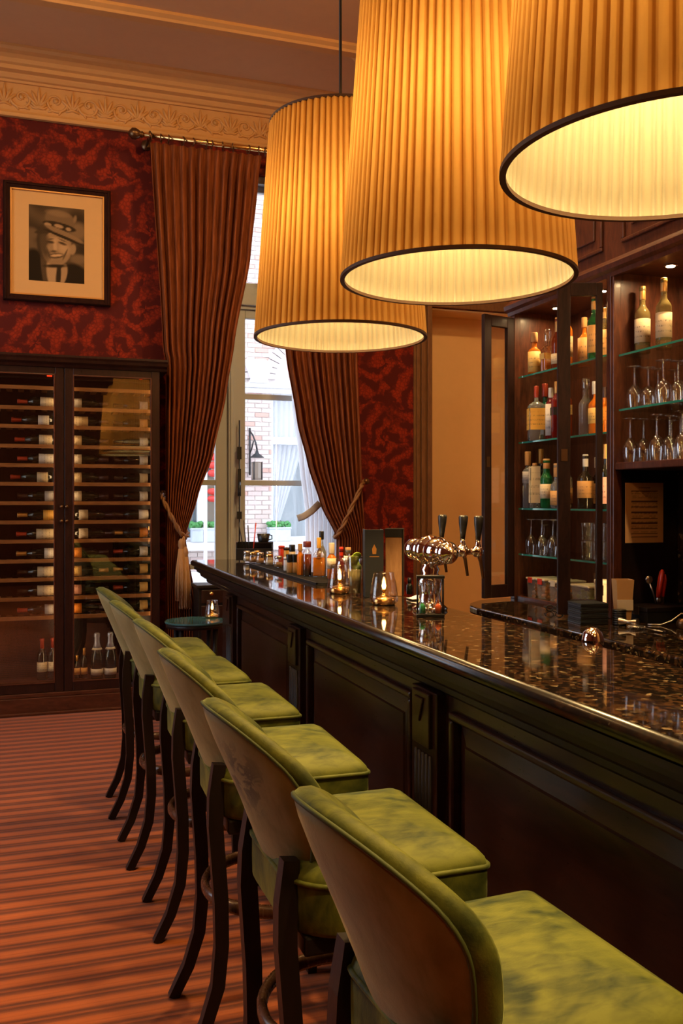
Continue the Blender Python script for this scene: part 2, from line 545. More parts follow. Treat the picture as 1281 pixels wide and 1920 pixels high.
M['amber'] = liquid('amber_whisky', (0.85, 0.24, 0.02))
M['dark_amber'] = liquid('dark_rum', (0.30, 0.05, 0.012))
M['clearspirit'] = liquid('clear_spirit', (0.78, 0.80, 0.80), 0.85)
M['green_glass'] = liquid('green_bottle_glass', (0.03, 0.30, 0.09), 0.7)
M['pale_green'] = liquid('pale_wine_glass', (0.62, 0.50, 0.18), 0.75)
M['ruby'] = liquid('ruby_spirit', (0.30, 0.02, 0.015), 0.5)
LAB = {k: label_paper('%s_bottle_label' % k, c) for k, c in dict(
    white=(0.74, 0.68, 0.58), cream=(0.72, 0.58, 0.36), orange=(0.80, 0.27, 0.02), tan=(0.62, 0.33, 0.11), pink=(0.60, 0.30, 0.22),
    yellow=(0.75, 0.40, 0.06), black=(0.02, 0.018, 0.016), blue=(0.10, 0.22, 0.36), gold=(0.66, 0.42, 0.12), grey=(0.48, 0.44, 0.40)).items()}

# ------------------------------------------------------------------ room shell
WY = 7.10                    # face of the window wall
CZ = 4.75                    # ceiling
WX0, WX1, WZ0, WZ1 = 0.98, 2.45, 0.45, 4.12    # window opening
b = MB(); b.box(-4, 4.6, -3.6, WY + 0.3, -0.12, 0)
struct(obj('floor', b, M['carpet']))
b = MB(); b.box(-4.2, 4.8, -3.8, WY + 0.6, CZ, CZ + 0.15)
struct(obj('ceiling', b, M['ceiling']))
b = MB()
b.box(-4.2, WX0, WY, WY + 0.3, -0.1, CZ); b.box(WX1, 3.13, WY, WY + 0.3, -0.1, CZ)
b.box(WX0, WX1, WY, WY + 0.3, -0.1, WZ0); b.box(WX0, WX1, WY, WY + 0.3, WZ1, CZ)
b.box(3.13, 4.6, WY, WY + 0.3, 3.156, CZ)
wb = struct(obj('wall_back', b, M['damask']))
b = MB(); b.box(3.0, 4.8, WY + 0.26, WY + 0.5, -0.1, 3.5); b.box(3.06, 3.13, WY, WY + 0.28, 0, 3.156)
struct(obj('wall_alcove', b, M['beige']))
b = MB(); b.box(3.13, 4.5, WY + 0.0, WY + 0.30, 3.14, 3.154)
struct(obj('trim_5', b, M['beige']))
b = MB(); b.box(4.5, 4.8, 4.86, WY + 0.5, -0.1, CZ); b.box(3.14, 4.8, -3.8, 4.86, -0.1, CZ)
struct(obj('wall_right', b, M['beige']))
LWX, LY0, LY1, LZ0, LZ1 = -3.0, 3.5, 5.9, 0.5, 4.1
b = MB(); b.box(LWX - 0.25, LWX, -3.8, LY0, -0.1, CZ); b.box(LWX - 0.25, LWX, LY1, WY + 0.3, -0.1, CZ)
b.box(LWX - 0.25, LWX, LY0, LY1, -0.1, LZ0); b.box(LWX - 0.25, LWX, LY0, LY1, LZ1, CZ)
struct(obj('wall_left', b, M['maroon']))
w2 = sroot('window_2')
b = MB()
for ya, yb in ((LY0, LY0 + 0.08), (LY1 - 0.08, LY1), ((LY0 + LY1) / 2 - 0.06, (LY0 + LY1) / 2 + 0.06)): b.box(LWX - 0.16, LWX - 0.08, ya, yb, LZ0, LZ1)
for za, zb_ in ((LZ0, LZ0 + 0.10), (LZ1 - 0.08, LZ1), (3.05, 3.17)): b.box(LWX - 0.155, LWX - 0.085, LY0, LY1, za, zb_)
obj('window_frame', b, M['winframe'], w2)
for ya, yb in ((LY0 + 0.07, (LY0 + LY1) / 2 - 0.05), ((LY0 + LY1) / 2 + 0.05, LY1 - 0.07)):
    for zm in (1.2, 1.83, 2.45):
        b = MB(); b.box(LWX - 0.145, LWX - 0.095, ya, yb, zm - 0.02, zm + 0.02); obj('glazing_bar', b, M['winframe'], w2)
    for za, zb_ in ((LZ0 + 0.09, 3.06), (3.16, LZ1 - 0.07)):
        b = MB(); b.box(LWX - 0.122, LWX - 0.118, ya, yb, za, zb_); obj('pane', b, M['pane'], w2)
b = MB(); b.box(-4.2, 4.8, -3.8, -3.6, -0.1, CZ)
struct(obj('wall_front', b, M['maroon']))
b = MB(); b.box(-4.0, 3.06, WY - 0.025, WY, 0, 0.22); b.box(-4.0, 3.06, WY - 0.035, WY, 0, 0.16)
struct(obj('baseboard_back', b, M['redwood'], bevel=0.004))

# plaster entablature on the window wall: architrave, frieze with scrolls, stepped cornice
tr = sroot('trim_1')
prof = [(WY, 4.325), (WY - 0.035, 4.325), (WY - 0.04, 4.335), (WY - 0.04, 4.35), (WY - 0.02, 4.36), (WY - 0.016, 4.375), (WY, 4.38)]
b = MB(); b.prism(prof, 'x', -4, 4.5)
obj('architrave', b, M['plaster'], tr)
b = MB(); b.box(-4, 4.5, WY - 0.012, WY, 4.375, 4.585)
obj('frieze_band', b, M['plaster'], tr)
prof = [(WY, 4.575), (WY - 0.03, 4.575), (WY - 0.035, 4.59), (WY - 0.055, 4.595), (WY - 0.07, 4.615), (WY - 0.075, 4.625), (WY - 0.12, 4.632),
        (WY - 0.125, 4.66), (WY - 0.15, 4.668), (WY - 0.17, 4.69), (WY - 0.205, 4.705), (WY - 0.25, 4.712), (WY - 0.265, 4.73), (WY - 0.265, CZ), (WY, CZ)]
b = MB(); b.prism(prof, 'x', -4, 4.5)
obj('cornice', b, M['plaster'], tr)


def scroll_mesh(sign):
    b = MB(); pts = []; rr = []
    for i in range(44):
        t = i / 43
        a = sign * (t * 4.6 * PI / 1.9) + (PI if sign > 0 else 0)
        r = 0.072 * (1 - t) ** 0.9 + 0.012
        pts.append((r * math.cos(a), 0, r * math.sin(a) - 0.006)); rr.append(0.011 * (1 - 0.35 * t))
    b.tube(pts, rr, 6, sy=1.0)
    for k in range(5):                      # leaves curling off the scroll
        a = sign * (k * 0.75 - 0.3) + (PI if sign > 0 else 0)
        c = Vector((0.088 * math.cos(a), 0, 0.082 * math.sin(a)))
        d = Vector((math.cos(a + sign * 0.8), 0, math.sin(a + sign * 0.8)))
        b.tube([c - d * 0.018, c - d * 0.005, c + d * 0.012, c + d * 0.026], [0.004, 0.011, 0.009, 0.003], 6)
    b.tube([(sign * 0.07, 0, -0.03), (sign * 0.10, 0, -0.06), (sign * 0.15, 0, -0.07), (sign * 0.21, 0, -0.03)], [0.012, 0.010, 0.009, 0.004], 6)
    return b


b = MB()
b.lathe([(0.001, -0.016), (0.012, -0.018), (0.018, -0.010), (0.030, -0.012), (0.034, 0.0)], 12, M=Matrix.Rotation(R(-90), 4, 'X'))
for k in range(8):
    a = k * PI / 4
    d = Vector((math.cos(a), 0, math.sin(a)))
    b.tube([d * 0.02, d * 0.035, d * 0.046], [0.007, 0.010, 0.004], 6)
ros_m = b
b = MB()
for k in range(-2, 3):
    a = k * 0.42
    d = Vector((math.sin(a), 0, math.cos(a)))
    o_ = Vector((0, 0, -0.06))
    b.tube([o_, o_ + d * 0.05, o_ + d * 0.10, o_ + d * (0.145 - 0.02 * abs(k))], [0.008, 0.013, 0.011, 0.003], 6)
b.tube([(-0.05, 0, -0.075), (0, 0, -0.055), (0.05, 0, -0.075)], [0.006, 0.012, 0.006], 6)
pal_m = b
protos = {}
x = -0.93
while x < 2.9:
    for nm, mb, dx in (('scroll', 'L', -0.12), ('scroll', 'R', 0.12), ('rosette', 'S', -0.12), ('rosette', 'S', 0.12), ('palmette', 'P', 0.0), ('palmette', 'P', 0.24)):
        key = nm + mb
        if key not in protos:
            protos[key] = obj(nm, {'L': scroll_mesh(1), 'R': scroll_mesh(-1), 'S': ros_m, 'P': pal_m}[mb], M['plaster'], tr)
            o = protos[key]
            if nm == 'rosette': o.scale = (0.5, 0.8, 0.5)
        else:
            o = protos[key].copy(); COL.objects.link(o)
        o.location = (x + dx, WY - 0.014, 4.48 + (0.004 if nm == 'palmette' else 0))
    x += 0.48
# ceiling moulding running parallel to the window wall
tr2 = sroot('trim_2')
prof = [(6.06, CZ), (6.06, CZ - 0.02), (6.09, CZ - 0.035), (6.10, CZ - 0.05), (6.17, CZ - 0.05), (6.19, CZ - 0.032), (6.215, CZ - 0.028), (6.235, CZ - 0.012), (6.25, CZ)]
b = MB(); b.prism(prof, 'x', -3.6, 2.2)
obj('moulding', b, M['plaster'], tr2)
prof = [(2.2 - 0.03, CZ), (2.2, CZ - 0.02), (2.23, CZ - 0.05), (2.30, CZ - 0.05), (2.33, CZ - 0.028), (2.36, CZ)]
b = MB(); b.prism(prof, 'y', -3.0, 6.25)
obj('moulding', b, M['plaster'], tr2)
# fluted brown casing at the right end of the window wall
tr3 = sroot('trim_3')
b = MB()
xa = on(775, Y=WY).x
for k, (w0, w1, dep) in enumerate(((0, 0.022, 0.018), (0.022, 0.05, 0.030), (0.05, 0.064, 0.016), (0.064, 0.10, 0.034), (0.10, 0.118, 0.022), (0.118, 0.16, 0.040))):
    b.box(xa + w0, xa + w1, WY - dep, WY, 0, 3.22)
obj('casing', b, M['trimwood'], tr3, bevel=0.003)
b = MB(); b.box(xa, 4.5, WY - 0.036, WY, 3.16, 3.26)
obj('head_casing', b, M['trimwood'], tr3, bevel=0.004)

# ------------------------------------------------------------------ window and what lies beyond
wn = sroot('window_1')
YF = WY + 0.10               # plane of the casements
b = MB(); b.frame(WX0, WX1, WZ0, WZ1, 0.06, YF - 0.06, YF + 0.12)
b.box(WX0, WX1, WY - 0.02, YF, WZ0 - 0.03, WZ0 + 0.02)
obj('window_frame', b, M['winframe'], wn, bevel=0.004)
mx0, mx1 = on(404, Y=YF).x, on(460, Y=YF).x
mc = (mx0 + mx1) / 2
TZ0, TZ1 = 3.05, 3.22
b = MB(); b.box(WX0 + 0.05, WX1 - 0.05, YF - 0.02, YF + 0.09, TZ0, TZ1); b.box(WX0 + 0.05, WX1 - 0.05, YF - 0.045, YF, TZ0 + 0.03, TZ1 - 0.05)
obj('transom', b, M['winframe'], wn, bevel=0.006)
bars = [1.65, 2.35, 0.98]
b = MB(); b.box(mc - 0.022, mc + 0.022, YF - 0.035, YF, WZ0 + 0.06, TZ0); b.box(mc - 0.010, mc + 0.010, YF - 0.045, YF, WZ0 + 0.06, TZ0)
obj('astragal', b, M['winframe'], wn, bevel=0.004)
for x0, x1, w0, w1 in ((WX0 + 0.06, mc, 0.08, mc - mx0), (mc, WX1 - 0.06, mx1 - mc, 0.09)):
    cz0, cz1 = WZ0 + 0.06, TZ0
    b = MB(); b.box(x0, x0 + w0, YF, YF + 0.05, cz0, cz1); b.box(x1 - w1, x1, YF, YF + 0.05, cz0, cz1)
    b.box(x0 + w0, x1 - w1, YF, YF + 0.05, cz0, cz0 + 0.10); b.box(x0 + w0, x1 - w1, YF, YF + 0.05, cz1 - 0.07, cz1)
    cf = obj('casement', b, M['winframe'], wn, bevel=0.004)
    zs = sorted(bars)
    for z in zs:
        b = MB(); b.box(x0 + w0 - 0.003, x1 - w1 + 0.003, YF + 0.006, YF + 0.044, z - 0.022, z + 0.022)
        obj('glazing_bar', b, M['winframe'], cf, bevel=0.003)
    ed = [cz0 + 0.10] + zs + [cz1 - 0.07]
    for za, zb in zip(ed[:-1], ed[1:]):
        b = MB(); b.box(x0 + w0 - 0.002, x1 - w1 + 0.002, YF + 0.023, YF + 0.027, za, zb)
        obj('pane', b, M['pane'], cf)
b = MB(); b.box(mc - 0.05, mc + 0.05, YF, YF + 0.06, TZ1, WZ1 - 0.05)
obj('upper_mullion', b, M['winframe'], wn, bevel=0.004)
for x0, x1 in ((WX0 + 0.06, mc - 0.05), (mc + 0.05, WX1 - 0.06)):
    b = MB(); b.frame(x0, x1, TZ1, WZ1 - 0.06, 0.05, YF, YF + 0.05)
    uf = obj('fanlight', b, M['winframe'], wn, bevel=0.004)
    b = MB(); b.box(x0 + 0.048, x1 - 0.048, YF + 0.023, YF + 0.027, TZ1 + 0.048, WZ1 - 0.108)
    obj('pane', b, M['pane'], uf)
# black espagnolette bolt on the meeting stiles
hx = on(449, Y=YF - 0.05).x
b = MB(); b.tube([(hx, YF - 0.05, 0.62), (hx, YF - 0.05, 2.15)], 0.006, 6)
for z, h, w in ((on(449, 850, Y=YF).z, 0.05, 0.016), (on(449, 905, Y=YF).z, 0.11, 0.012), (on(449, 966, Y=YF).z, 0.03, 0.018)):
    b.box(hx - w, hx + w, YF - 0.058, YF - 0.04, z - h, z + h)
b.tube([(hx, YF - 0.06, on(449, 905, Y=YF).z), (hx - 0.01, YF - 0.10, on(449, 912, Y=YF).z), (hx - 0.015, YF - 0.11, on(449, 930, Y=YF).z)], 0.011, 6)
obj('window_bolt', b, M['iron'], wn)

# facade across the street
FY = 14.0
M['brick'] = NT('weathered_pink_brick')
t_ = M['brick']; v_ = t_.coord(); oi = t_.noise(v_, 4.1, 2, 0.5).outputs[0]; at_ = t_.n('VertexColor'); at_.layer_name = 'print'
M['brick'] = t_.pbr(t_.mix(t_.math('MULTIPLY', oi, 0.35), at_.outputs[0], (0.62, 0.42, 0.36)), 0.85)
M['mortar'] = plain('pale_mortar', (0.62, 0.56, 0.53), 0.9)
M['stone'] = plain('white_stone', (0.72, 0.72, 0.72), 0.8, vary=0.06)
M['whitepaint'] = plain('white_painted_joinery', (0.75, 0.77, 0.80), 0.5, vary=0.03)
M['darkglass'] = plain('reflecting_street_pane', (0.12, 0.16, 0.18), 0.08, vary=0.3)
M['leaf'] = plain('box_hedge_leaf', (0.06, 0.24, 0.06), 0.7, vary=0.4)
M['planter'] = plain('zinc_planter', (0.50, 0.56, 0.62), 0.5)
M['lanternred'] = plain('red_paper_lantern', (0.62, 0.04, 0.03), 0.6)
M['paving'] = plain('street_paving', (0.42, 0.40, 0.40), 0.85)


def XF(px, Y=FY): return on(px, Y=Y).x
def ZF(px, py, Y=FY): return on(px, py, Y=Y).z


bd = thing('brick_house', 'pink brick house front with arches seen through the window', 'building', (0, 0, 0))
LED = ZF(520, 727)          # ledge under the arches
PX0, PX1 = XF(458), XF(509)  # the pier between the two tall windows
WT = ZF(540, 745); WB = ZF(540, 1010)
pw = PX1 - PX0
lw0, lw1 = PX0 - 1.35, PX0
rw0, rw1 = PX1, PX1 + 1.35
b = MB()
b.box(lw0 - 3, lw0, FY, FY + 0.4, -1.5, 8.5); b.box(lw1, rw0, FY, FY + 0.4, -1.5, LED); b.box(rw1, rw1 + 3, FY, FY + 0.4, -1.5, 8.5)
b.box(lw0, lw1, FY, FY + 0.4, -1.5, WB); b.box(rw0, rw1, FY, FY + 0.4, -1.5, WB)
b.box(lw0, rw1, FY + 0.001, FY + 0.4, WT + 0.06, 8.5)
obj('wall', b, M['mortar'], bd)
ac = [((lw0 + lw1) / 2, (lw1 - lw0) / 2 - 0.04), ((rw0 + rw1) / 2, (rw1 - rw0) / 2 - 0.04)]
bv, bf, bcol = [], [], []


def brick(x0, x1, z0, z1, y0, y1, colr):
    o = len(bv)
    bv.extend([(x, y, z) for x in (x0, x1) for y in (y0, y1) for z in (z0, z1)])
    for f in ((0, 1, 3, 2), (4, 6, 7, 5), (0, 4, 5, 1), (2, 3, 7, 6), (0, 2, 6, 4), (1, 5, 7, 3)):
        bf.append([i + o for i in f]); bcol.append(colr)


z = -1.4; row = 0
while z < 6.5:
    x = lw0 - 1.2 - (0.115 if row % 2 else 0)
    while x < rw1 + 1.2:
        x1 = x + 0.215; zc = z + 0.03; xc = (x + x1) / 2
        inwin = z + 0.065 > WB - 0.05 and z < WT + 0.1 and ((lw0 - 0.02 < x1 and x < lw1 + 0.0) or (rw0 < x1 and x < rw1 + 0.02))
        inarch = any(zc > LED and math.hypot(xc - a, zc - LED - 0.12) < r + 0.14 for a, r in ac)
        k = random.random()
        c = (0.56 + 0.16 * k, 0.43 + 0.20 * k + 0.03 * random.random(), 0.40 + 0.20 * k)
        if random.random() < 0.12: c = (0.56, 0.32, 0.26)
        xa_, xb_ = x, x1
        if inwin:
            if x < lw1 < x1 + 0.001 and xc > lw1 - 0.11: xa_ = lw1; inwin = False
            elif x < rw0 < x1: xb_ = rw0; inwin = False
        if not inwin and not inarch and xb_ - xa_ > 0.03:
            brick(xa_, xb_, z, z + 0.062, FY - 0.012 - 0.008 * random.random(), FY + 0.01, c)
        x += 0.227
    z += 0.073; row += 1
for a, r in ac:                                # arch rings of upright bricks and the filling under them
    n = 22
    for i in range(n):
        t0 = PI * (i + 0.08) / n; t1 = PI * (i + 0.92) / n
        o = len(bv); k = random.random()
        for rr_ in (r - 0.02, r + 0.16):
            for th in (t0, t1):
                for yy in (FY - 0.05, FY):
                    bv.append((a + rr_ * math.cos(th), yy, LED + 0.12 + rr_ * math.sin(th)))
        for f in ((0, 1, 3, 2), (4, 6, 7, 5), (0, 4, 5, 1), (2, 3, 7, 6), (0, 2, 6, 4), (1, 5, 7, 3)):
            bf.append([i_ + o for i_ in f]); bcol.append((0.55 + 0.2 * k, 0.50 + 0.2 * k, 0.50 + 0.2 * k))
    z = LED + 0.14; row = 0
    while z < LED + 0.12 + r:
        x = a - r + (0.1 if row % 2 else 0)
        while x < a + r:
            if math.hypot(x + 0.1 - a, z + 0.03 - LED - 0.12) < r - 0.10:
                k = random.random()
                brick(x, x + 0.205, z, z + 0.06, FY - 0.004, FY + 0.05, (0.52, 0.30, 0.26) if k > 0.75 else (0.50 + 0.15 * k, 0.46 + 0.15 * k, 0.46 + 0.15 * k))
            x += 0.217
        z += 0.072; row += 1
me = bpy.data.meshes.new('bricks'); me.from_pydata(bv, [], bf); me.materials.append(M['brick'])
ca = me.color_attributes.new('print', 'FLOAT_COLOR', 'CORNER')
ca.data.foreach_set('color', [q for p in me.polygons for _ in p.loop_indices for q in (*bcol[p.index], 1)])
bo = bpy.data.objects.new('bricks', me); COL.objects.link(bo); bo.parent = bd; bo['kind'] = 'stuff'
b = MB()
b.box(lw0 - 0.5, rw1 + 0.5, FY - 0.10, FY, LED - 0.02, LED + 0.05); b.box(lw0 - 0.5, rw1 + 0.5, FY - 0.06, FY, LED - 0.10, LED - 0.02)
obj('ledge', b, M['stone'], bd, bevel=0.01)
pc = (PX0 + PX1) / 2
b = MB(); b.prism([(pc - 0.16, LED + 0.05), (pc + 0.16, LED + 0.05), (pc + 0.13, LED + 0.12), (pc + 0.22, LED + 0.34), (pc + 0.10, LED + 0.42), (pc - 0.10, LED + 0.42), (pc - 0.22, LED + 0.34), (pc - 0.13, LED + 0.12)], 'y', FY - 0.12, FY)
obj('capital', b, M['stone'], bd, bevel=0.01)
b = MB(); b.box(lw0 - 1.5, rw1 + 1.5, FY - 0.22, FY, WB - 0.16, WB - 0.03)
obj('sill', b, M['stone'], bd, bevel=0.01)
b = MB(); b.box(lw0 - 1.5, rw1 + 1.5, FY - 0.12, FY, 0.10, 0.42)
obj('plinth', b, M['stone'], bd, bevel=0.01)
TRZ = ZF(530, 826)
for x0, x1, side in ((lw0, lw1, 0), (rw0, rw1, 1)):
    b = MB(); b.frame(x0, x1, WB - 0.02, WT + 0.06, 0.05, FY + 0.08, FY + 0.16)
    b.box(x0, x1, FY + 0.06, FY + 0.16, TRZ - 0.06, TRZ + 0.06)
    xm = (x0 + x1) / 2
    b.box(xm - 0.05, xm + 0.05, FY + 0.07, FY + 0.16, WB, WT + 0.02)
    wi = obj('window', b, M['whitepaint'], bd, bevel=0.006)
    for q0, q1 in ((x0 + 0.04, xm - 0.04), (xm + 0.04, x1 - 0.04)):
        for za, zb in ((WB, TRZ - 0.05), (TRZ + 0.05, WT + 0.03)):
            b = MB(); b.box(q0, q1, FY + 0.12, FY + 0.125, za, zb)
            obj('pane', b, M['pane'], wi)
    b = MB(); b.box(x0 + 0.01, x1 - 0.01, FY + 0.42, FY + 0.44, WB - 0.1, WT + 0.1)
    obj('interior', b, M['darkglass'], wi)

    def drape(x_in, x_out, y=FY + 0.22):
        b = MB()
        def fn(u, v):
            z = WT + 0.02 - v * (WT - WB - 0.25)
            w = 1.0 - 0.75 * min(1, max(0, (v - 0.25)) / 0.75) ** 1.2
            xx = x_out + (x_in - x_out) * u * w
            return (xx, y + 0.03 * math.sin(u * 40), z)
        b.sheet(60, 14, fn)
        return b
    obj('curtain', drape(x0 + 0.65, x0 + 0.05), M['sheer'], wi)
    obj('curtain', drape(x1 - 0.65, x1 - 0.05), M['sheer'], wi)
    b = MB()
    def blind(u, v): return (x0 + 0.05 + u * (x1 - x0 - 0.1), FY + 0.19 + 0.02 * math.sin(u * 90), WT + 0.02 - v * (WT - TRZ - 0.02))
    b.sheet(90, 3, blind)
    obj('upper_curtain', b, M['sheer'], wi)
for i, (p, q) in enumerate(((362, 383), (386, 412), (508, 548))):
    x0, x1 = XF(p, FY - 0.3), XF(q, FY - 0.3)
    lab = ['pale planter of clipped green box on the house sill, left of its post', 'pale planter of clipped green box on the house sill under red lanterns', 'pale planter of clipped green box right of the brick pier'][i]
    zt = ZF(385, 990, FY - 0.2)
    pl = thing('planter', lab, 'planter', ((x0 + x1) / 2, FY - 0.135, WB - 0.028), 0, 'planters on the sill across the street')
    h = zt - WB + 0.03; w = (x1 - x0) / 2
    b = MB(); b.box(-w, w, -0.09, 0.09, 0, h); b.box(-w - 0.01, w + 0.01, -0.10, 0.10, h - 0.03, h)
    obj('trough', b, M['planter'], pl, bevel=0.008)
    b = MB()
    for k in range(70):
        c = Vector((random.uniform(-w, w), random.uniform(-0.07, 0.07), h + random.uniform(0.0, 0.07)))
        rr_ = random.uniform(0.02, 0.04)
        b.lathe([(0.001, -rr_), (rr_ * 0.8, -rr_ * 0.5), (rr_, 0), (rr_ * 0.8, rr_ * 0.5), (0.001, rr_)], 6, M=Matrix.Translation(c))
    hd = obj('clipped_box', b, M['leaf'], pl); hd['kind'] = 'stuff'
for i, (px, y0, y1) in enumerate(((400, 850, 895), (399, 915, 942))):
    zt, zb = ZF(px, y0, FY - 0.05), ZF(px, y1, FY - 0.05)
    n = 3 if i == 0 else 2
    for k in range(n):
        hh = (zt - zb) / n
        zc = zt - hh * (k + 0.5)
        rl = thing('paper_lantern', 'red paper lantern, %s from the top of the string across the street' % ORD[k + (3 if i else 0)], 'lantern', (XF(px, FY - 0.12), FY - 0.12, zc), 0, 'red lanterns on a string')
        b = MB(); b.lathe([(0.02, -hh * 0.45), (0.06, -hh * 0.38), (0.085, -hh * 0.1), (0.085, hh * 0.1), (0.06, hh * 0.38), (0.02, hh * 0.45)], 12)
        obj('shade', b, M['lanternred'], rl)
        b = MB(); b.tube([(0, 0, hh * 0.42), (0, 0, hh * 0.5)], 0.008, 6); b.lathe([(0.025, hh * 0.42), (0.025, hh * 0.46)], 8)
        obj('cap', b, M['gilt'], rl)
# iron street lantern on its bracket, fixed to the pier
lx = XF(482, FY - 0.3)
sl = thing('street_lantern', 'black iron street lantern hanging from a bracket on the brick pier', 'lantern', (lx, FY - 0.3, ZF(482, 900, FY - 0.3)))
zz = lambda y: ZF(482, y, FY - 0.3) - ZF(482, 900, FY - 0.3)
b = MB(); b.lathe([(0.07, 0.0), (0.085, 0.03), (0.085, zz(868)), (0.06, zz(866))], 8, smooth=False)
obj('lamp_body', b, plain('old_lantern_horn_glass', (0.20, 0.15, 0.11), 0.4), sl)
b = MB()
for k in range(4):
    a = k * PI / 2 + PI / 4
    b.tube([(0.09 * math.cos(a), 0.09 * math.sin(a), 0), (0.09 * math.cos(a), 0.09 * math.sin(a), zz(866))], 0.010, 5)
b.lathe([(0.12, zz(858)), (0.10, zz(856)), (0.03, zz(850)), (0.01, zz(842))], 8)
obj('cage', b, M['iron'], sl)
b = MB()
bx_ = XF(468, FY - 0.02) - lx
b.tube([(bx_, 0.26, zz(890)), (bx_, 0.26, zz(800))], 0.016, 6)
b.tube([(bx_, 0.26, zz(806)), (bx_ * 0.6, 0.14, zz(815)), (bx_ * 0.2, 0.04, zz(830)), (0, 0, zz(842))], 0.013, 6)
b.tube([(bx_, 0.26, zz(850)), (bx_ * 0.7, 0.2, zz(840)), (bx_ * 0.5, 0.12, zz(826))], 0.011, 6)
obj('bracket', b, M['iron'], sl)
b = MB(); b.box(-6, 12, WY + 0.9, FY + 0.3, -0.6, -0.5)
struct(obj('street_pavement', b, M['paving']))
b = MB(); b.box(XF(374), XF(379), FY - 0.45, FY - 0.35, -0.5, ZF(376, 700))
b.box(XF(374) - 0.05, XF(379) + 0.05, FY - 0.48, FY - 0.32, -0.5, -0.2)
tag(obj('street_post', b, M['whitepaint'], bevel=0.01), 'slim white post standing in front of the house across the street', 'post')

# ------------------------------------------------------------------ wine cabinet
CX0, CX1, CY = -0.475, 0.872, 6.73
CM = 0.198
M['cabstrip'] = glow('added_upright_strip', (1, 0.66, 0.34), 15.0)
wc = thing('wine_cabinet', 'tall dark mahogany wine cabinet with two glazed doors against the red wall', 'cabinet', (0, 0, 0))
b = MB(); b.box(CX0, CX1, CY - 0.02, WY - 0.04, 0, 0.12); b.box(CX0 + 0.01, CX1 - 0.01, CY - 0.01, WY - 0.04, 0.12, 0.15)
b.box(CX0 - 0.01, CX1 + 0.01, CY - 0.035, WY - 0.04, 0, 0.02)
obj('plinth', b, M['redwood'], wc, bevel=0.005)
b = MB()
prof = [(CY + 0.01, 2.445), (CY - 0.01, 2.45), (CY - 0.02, 2.468), (CY - 0.045, 2.482), (CY - 0.05, 2.50), (CY - 0.06, 2.515), (CY - 0.06, 2.53), (WY - 0.04, 2.53), (WY - 0.04, 2.445)]
b.prism(prof, 'x', CX0 - 0.05, CX1 + 0.05)
obj('cornice', b, M['mahogany'], wc)
for x0, x1 in ((CX0, CX0 + 0.03), (CX1 - 0.03, CX1)):
    b = MB(); b.box(x0, x1, CY + 0.03, WY - 0.04, 0.12, 2.45)
    obj('side_panel', b, M['mahogany'], wc)
b = MB(); b.box(CX0 + 0.03, CX1 - 0.03, WY - 0.06, WY - 0.04, 0.12, 2.45)
obj('back_panel', b, M['mahogany'], wc)
b = MB(); b.box(CM - 0.02, CM + 0.02, CY + 0.03, WY - 0.06, 0.15, 2.45)
obj('partition', b, M['mahogany'], wc)
b = MB(); b.box(CX0 + 0.03, CX1 - 0.03, CY + 0.03, WY - 0.06, 0.15, 0.205)
obj('floor_board', b, M['redwood'], wc)
b = MB(); b.box(CX0 + 0.03, CX1 - 0.03, CY + 0.035, CY + 0.06, 2.37, 2.45)
obj('valance', b, M['mahogany'], wc)
DZ0, DZ1 = 0.15, 2.45
for i, (x0, x1, g0, g1) in enumerate(((CX0 + 0.002, CM - 0.002, CX0 + 0.065, CM - 0.063), (CM + 0.002, CX1 - 0.002, CM + 0.061, CX1 - 0.062))):
    b = MB()
    b.box(x0, g0, CY, CY + 0.028, DZ0, DZ1); b.box(g1, x1, CY, CY + 0.028, DZ0, DZ1)
    b.box(g0, g1, CY, CY + 0.028, DZ0, 0.216); b.box(g0, g1, CY, CY + 0.028, 2.40, DZ1)
    d = obj('door', b, M['mahogany'], wc, bevel=0.004)
    b = MB(); b.frame(g0 - 0.002, g1 + 0.002, 0.214, 2.402, 0.010, CY - 0.004, CY + 0.006)
    obj('bead', b, M['redwood'], d, bevel=0.002)
    b = MB(); b.box(g0 + 0.002, g1 - 0.002, CY + 0.012, CY + 0.016, 0.218, 2.398)
    obj('pane', b, M['cabglass'], d)
    kx = CM + (-0.018 if i == 0 else 0.018)
    for kz in (on(118, 950, Y=CY).z, on(118, 977, Y=CY).z):
        b = MB(); b.lathe([(0.005, 0), (0.006, 0.008), (0.013, 0.014), (0.012, 0.024), (0.001, 0.028)], 10, M=Matrix.Translation((kx, CY, kz)) @ Matrix.Rotation(R(90), 4, 'X'))
        obj('knob', b, M['bronze'], d)
b = MB(); b.box(on(88, Y=CY).x, on(98, Y=CY).x, CY + 0.03, CY + 0.034, on(93, 705, Y=CY).z, on(93, 699, Y=CY).z)
obj('temperature_display', b, glow('red_led_display', (1.0, 0.05, 0.01), 1.6), wc)
b = MB(); b.box(on(262, Y=CY).x, on(268, Y=CY).x, CY + 0.03, CY + 0.034, on(264, 711, Y=CY).z, on(264, 707, Y=CY).z)
obj('temperature_display', b, glow('red_led_small_display', (1.0, 0.05, 0.01), 0.6), wc)
for x_ in (CX0 + 0.045, CM - 0.040, CM + 0.040, CX1 - 0.045):  # strips added out of sight behind the stiles to brighten the shelves
    b = MB(); b.box(x_ - 0.006, x_ + 0.006, CY + 0.0285, CY + 0.0365, 0.30, 2.36)
    obj('added_strip_light', b, M['cabstrip'], wc)
rows_y = [732, 769, 803, 839, 874, 908, 943, 978, 1013, 1049, 1083, 1118, 1153]
SZ = [on(210, y, Y=CY + 0.05).z for y in rows_y]
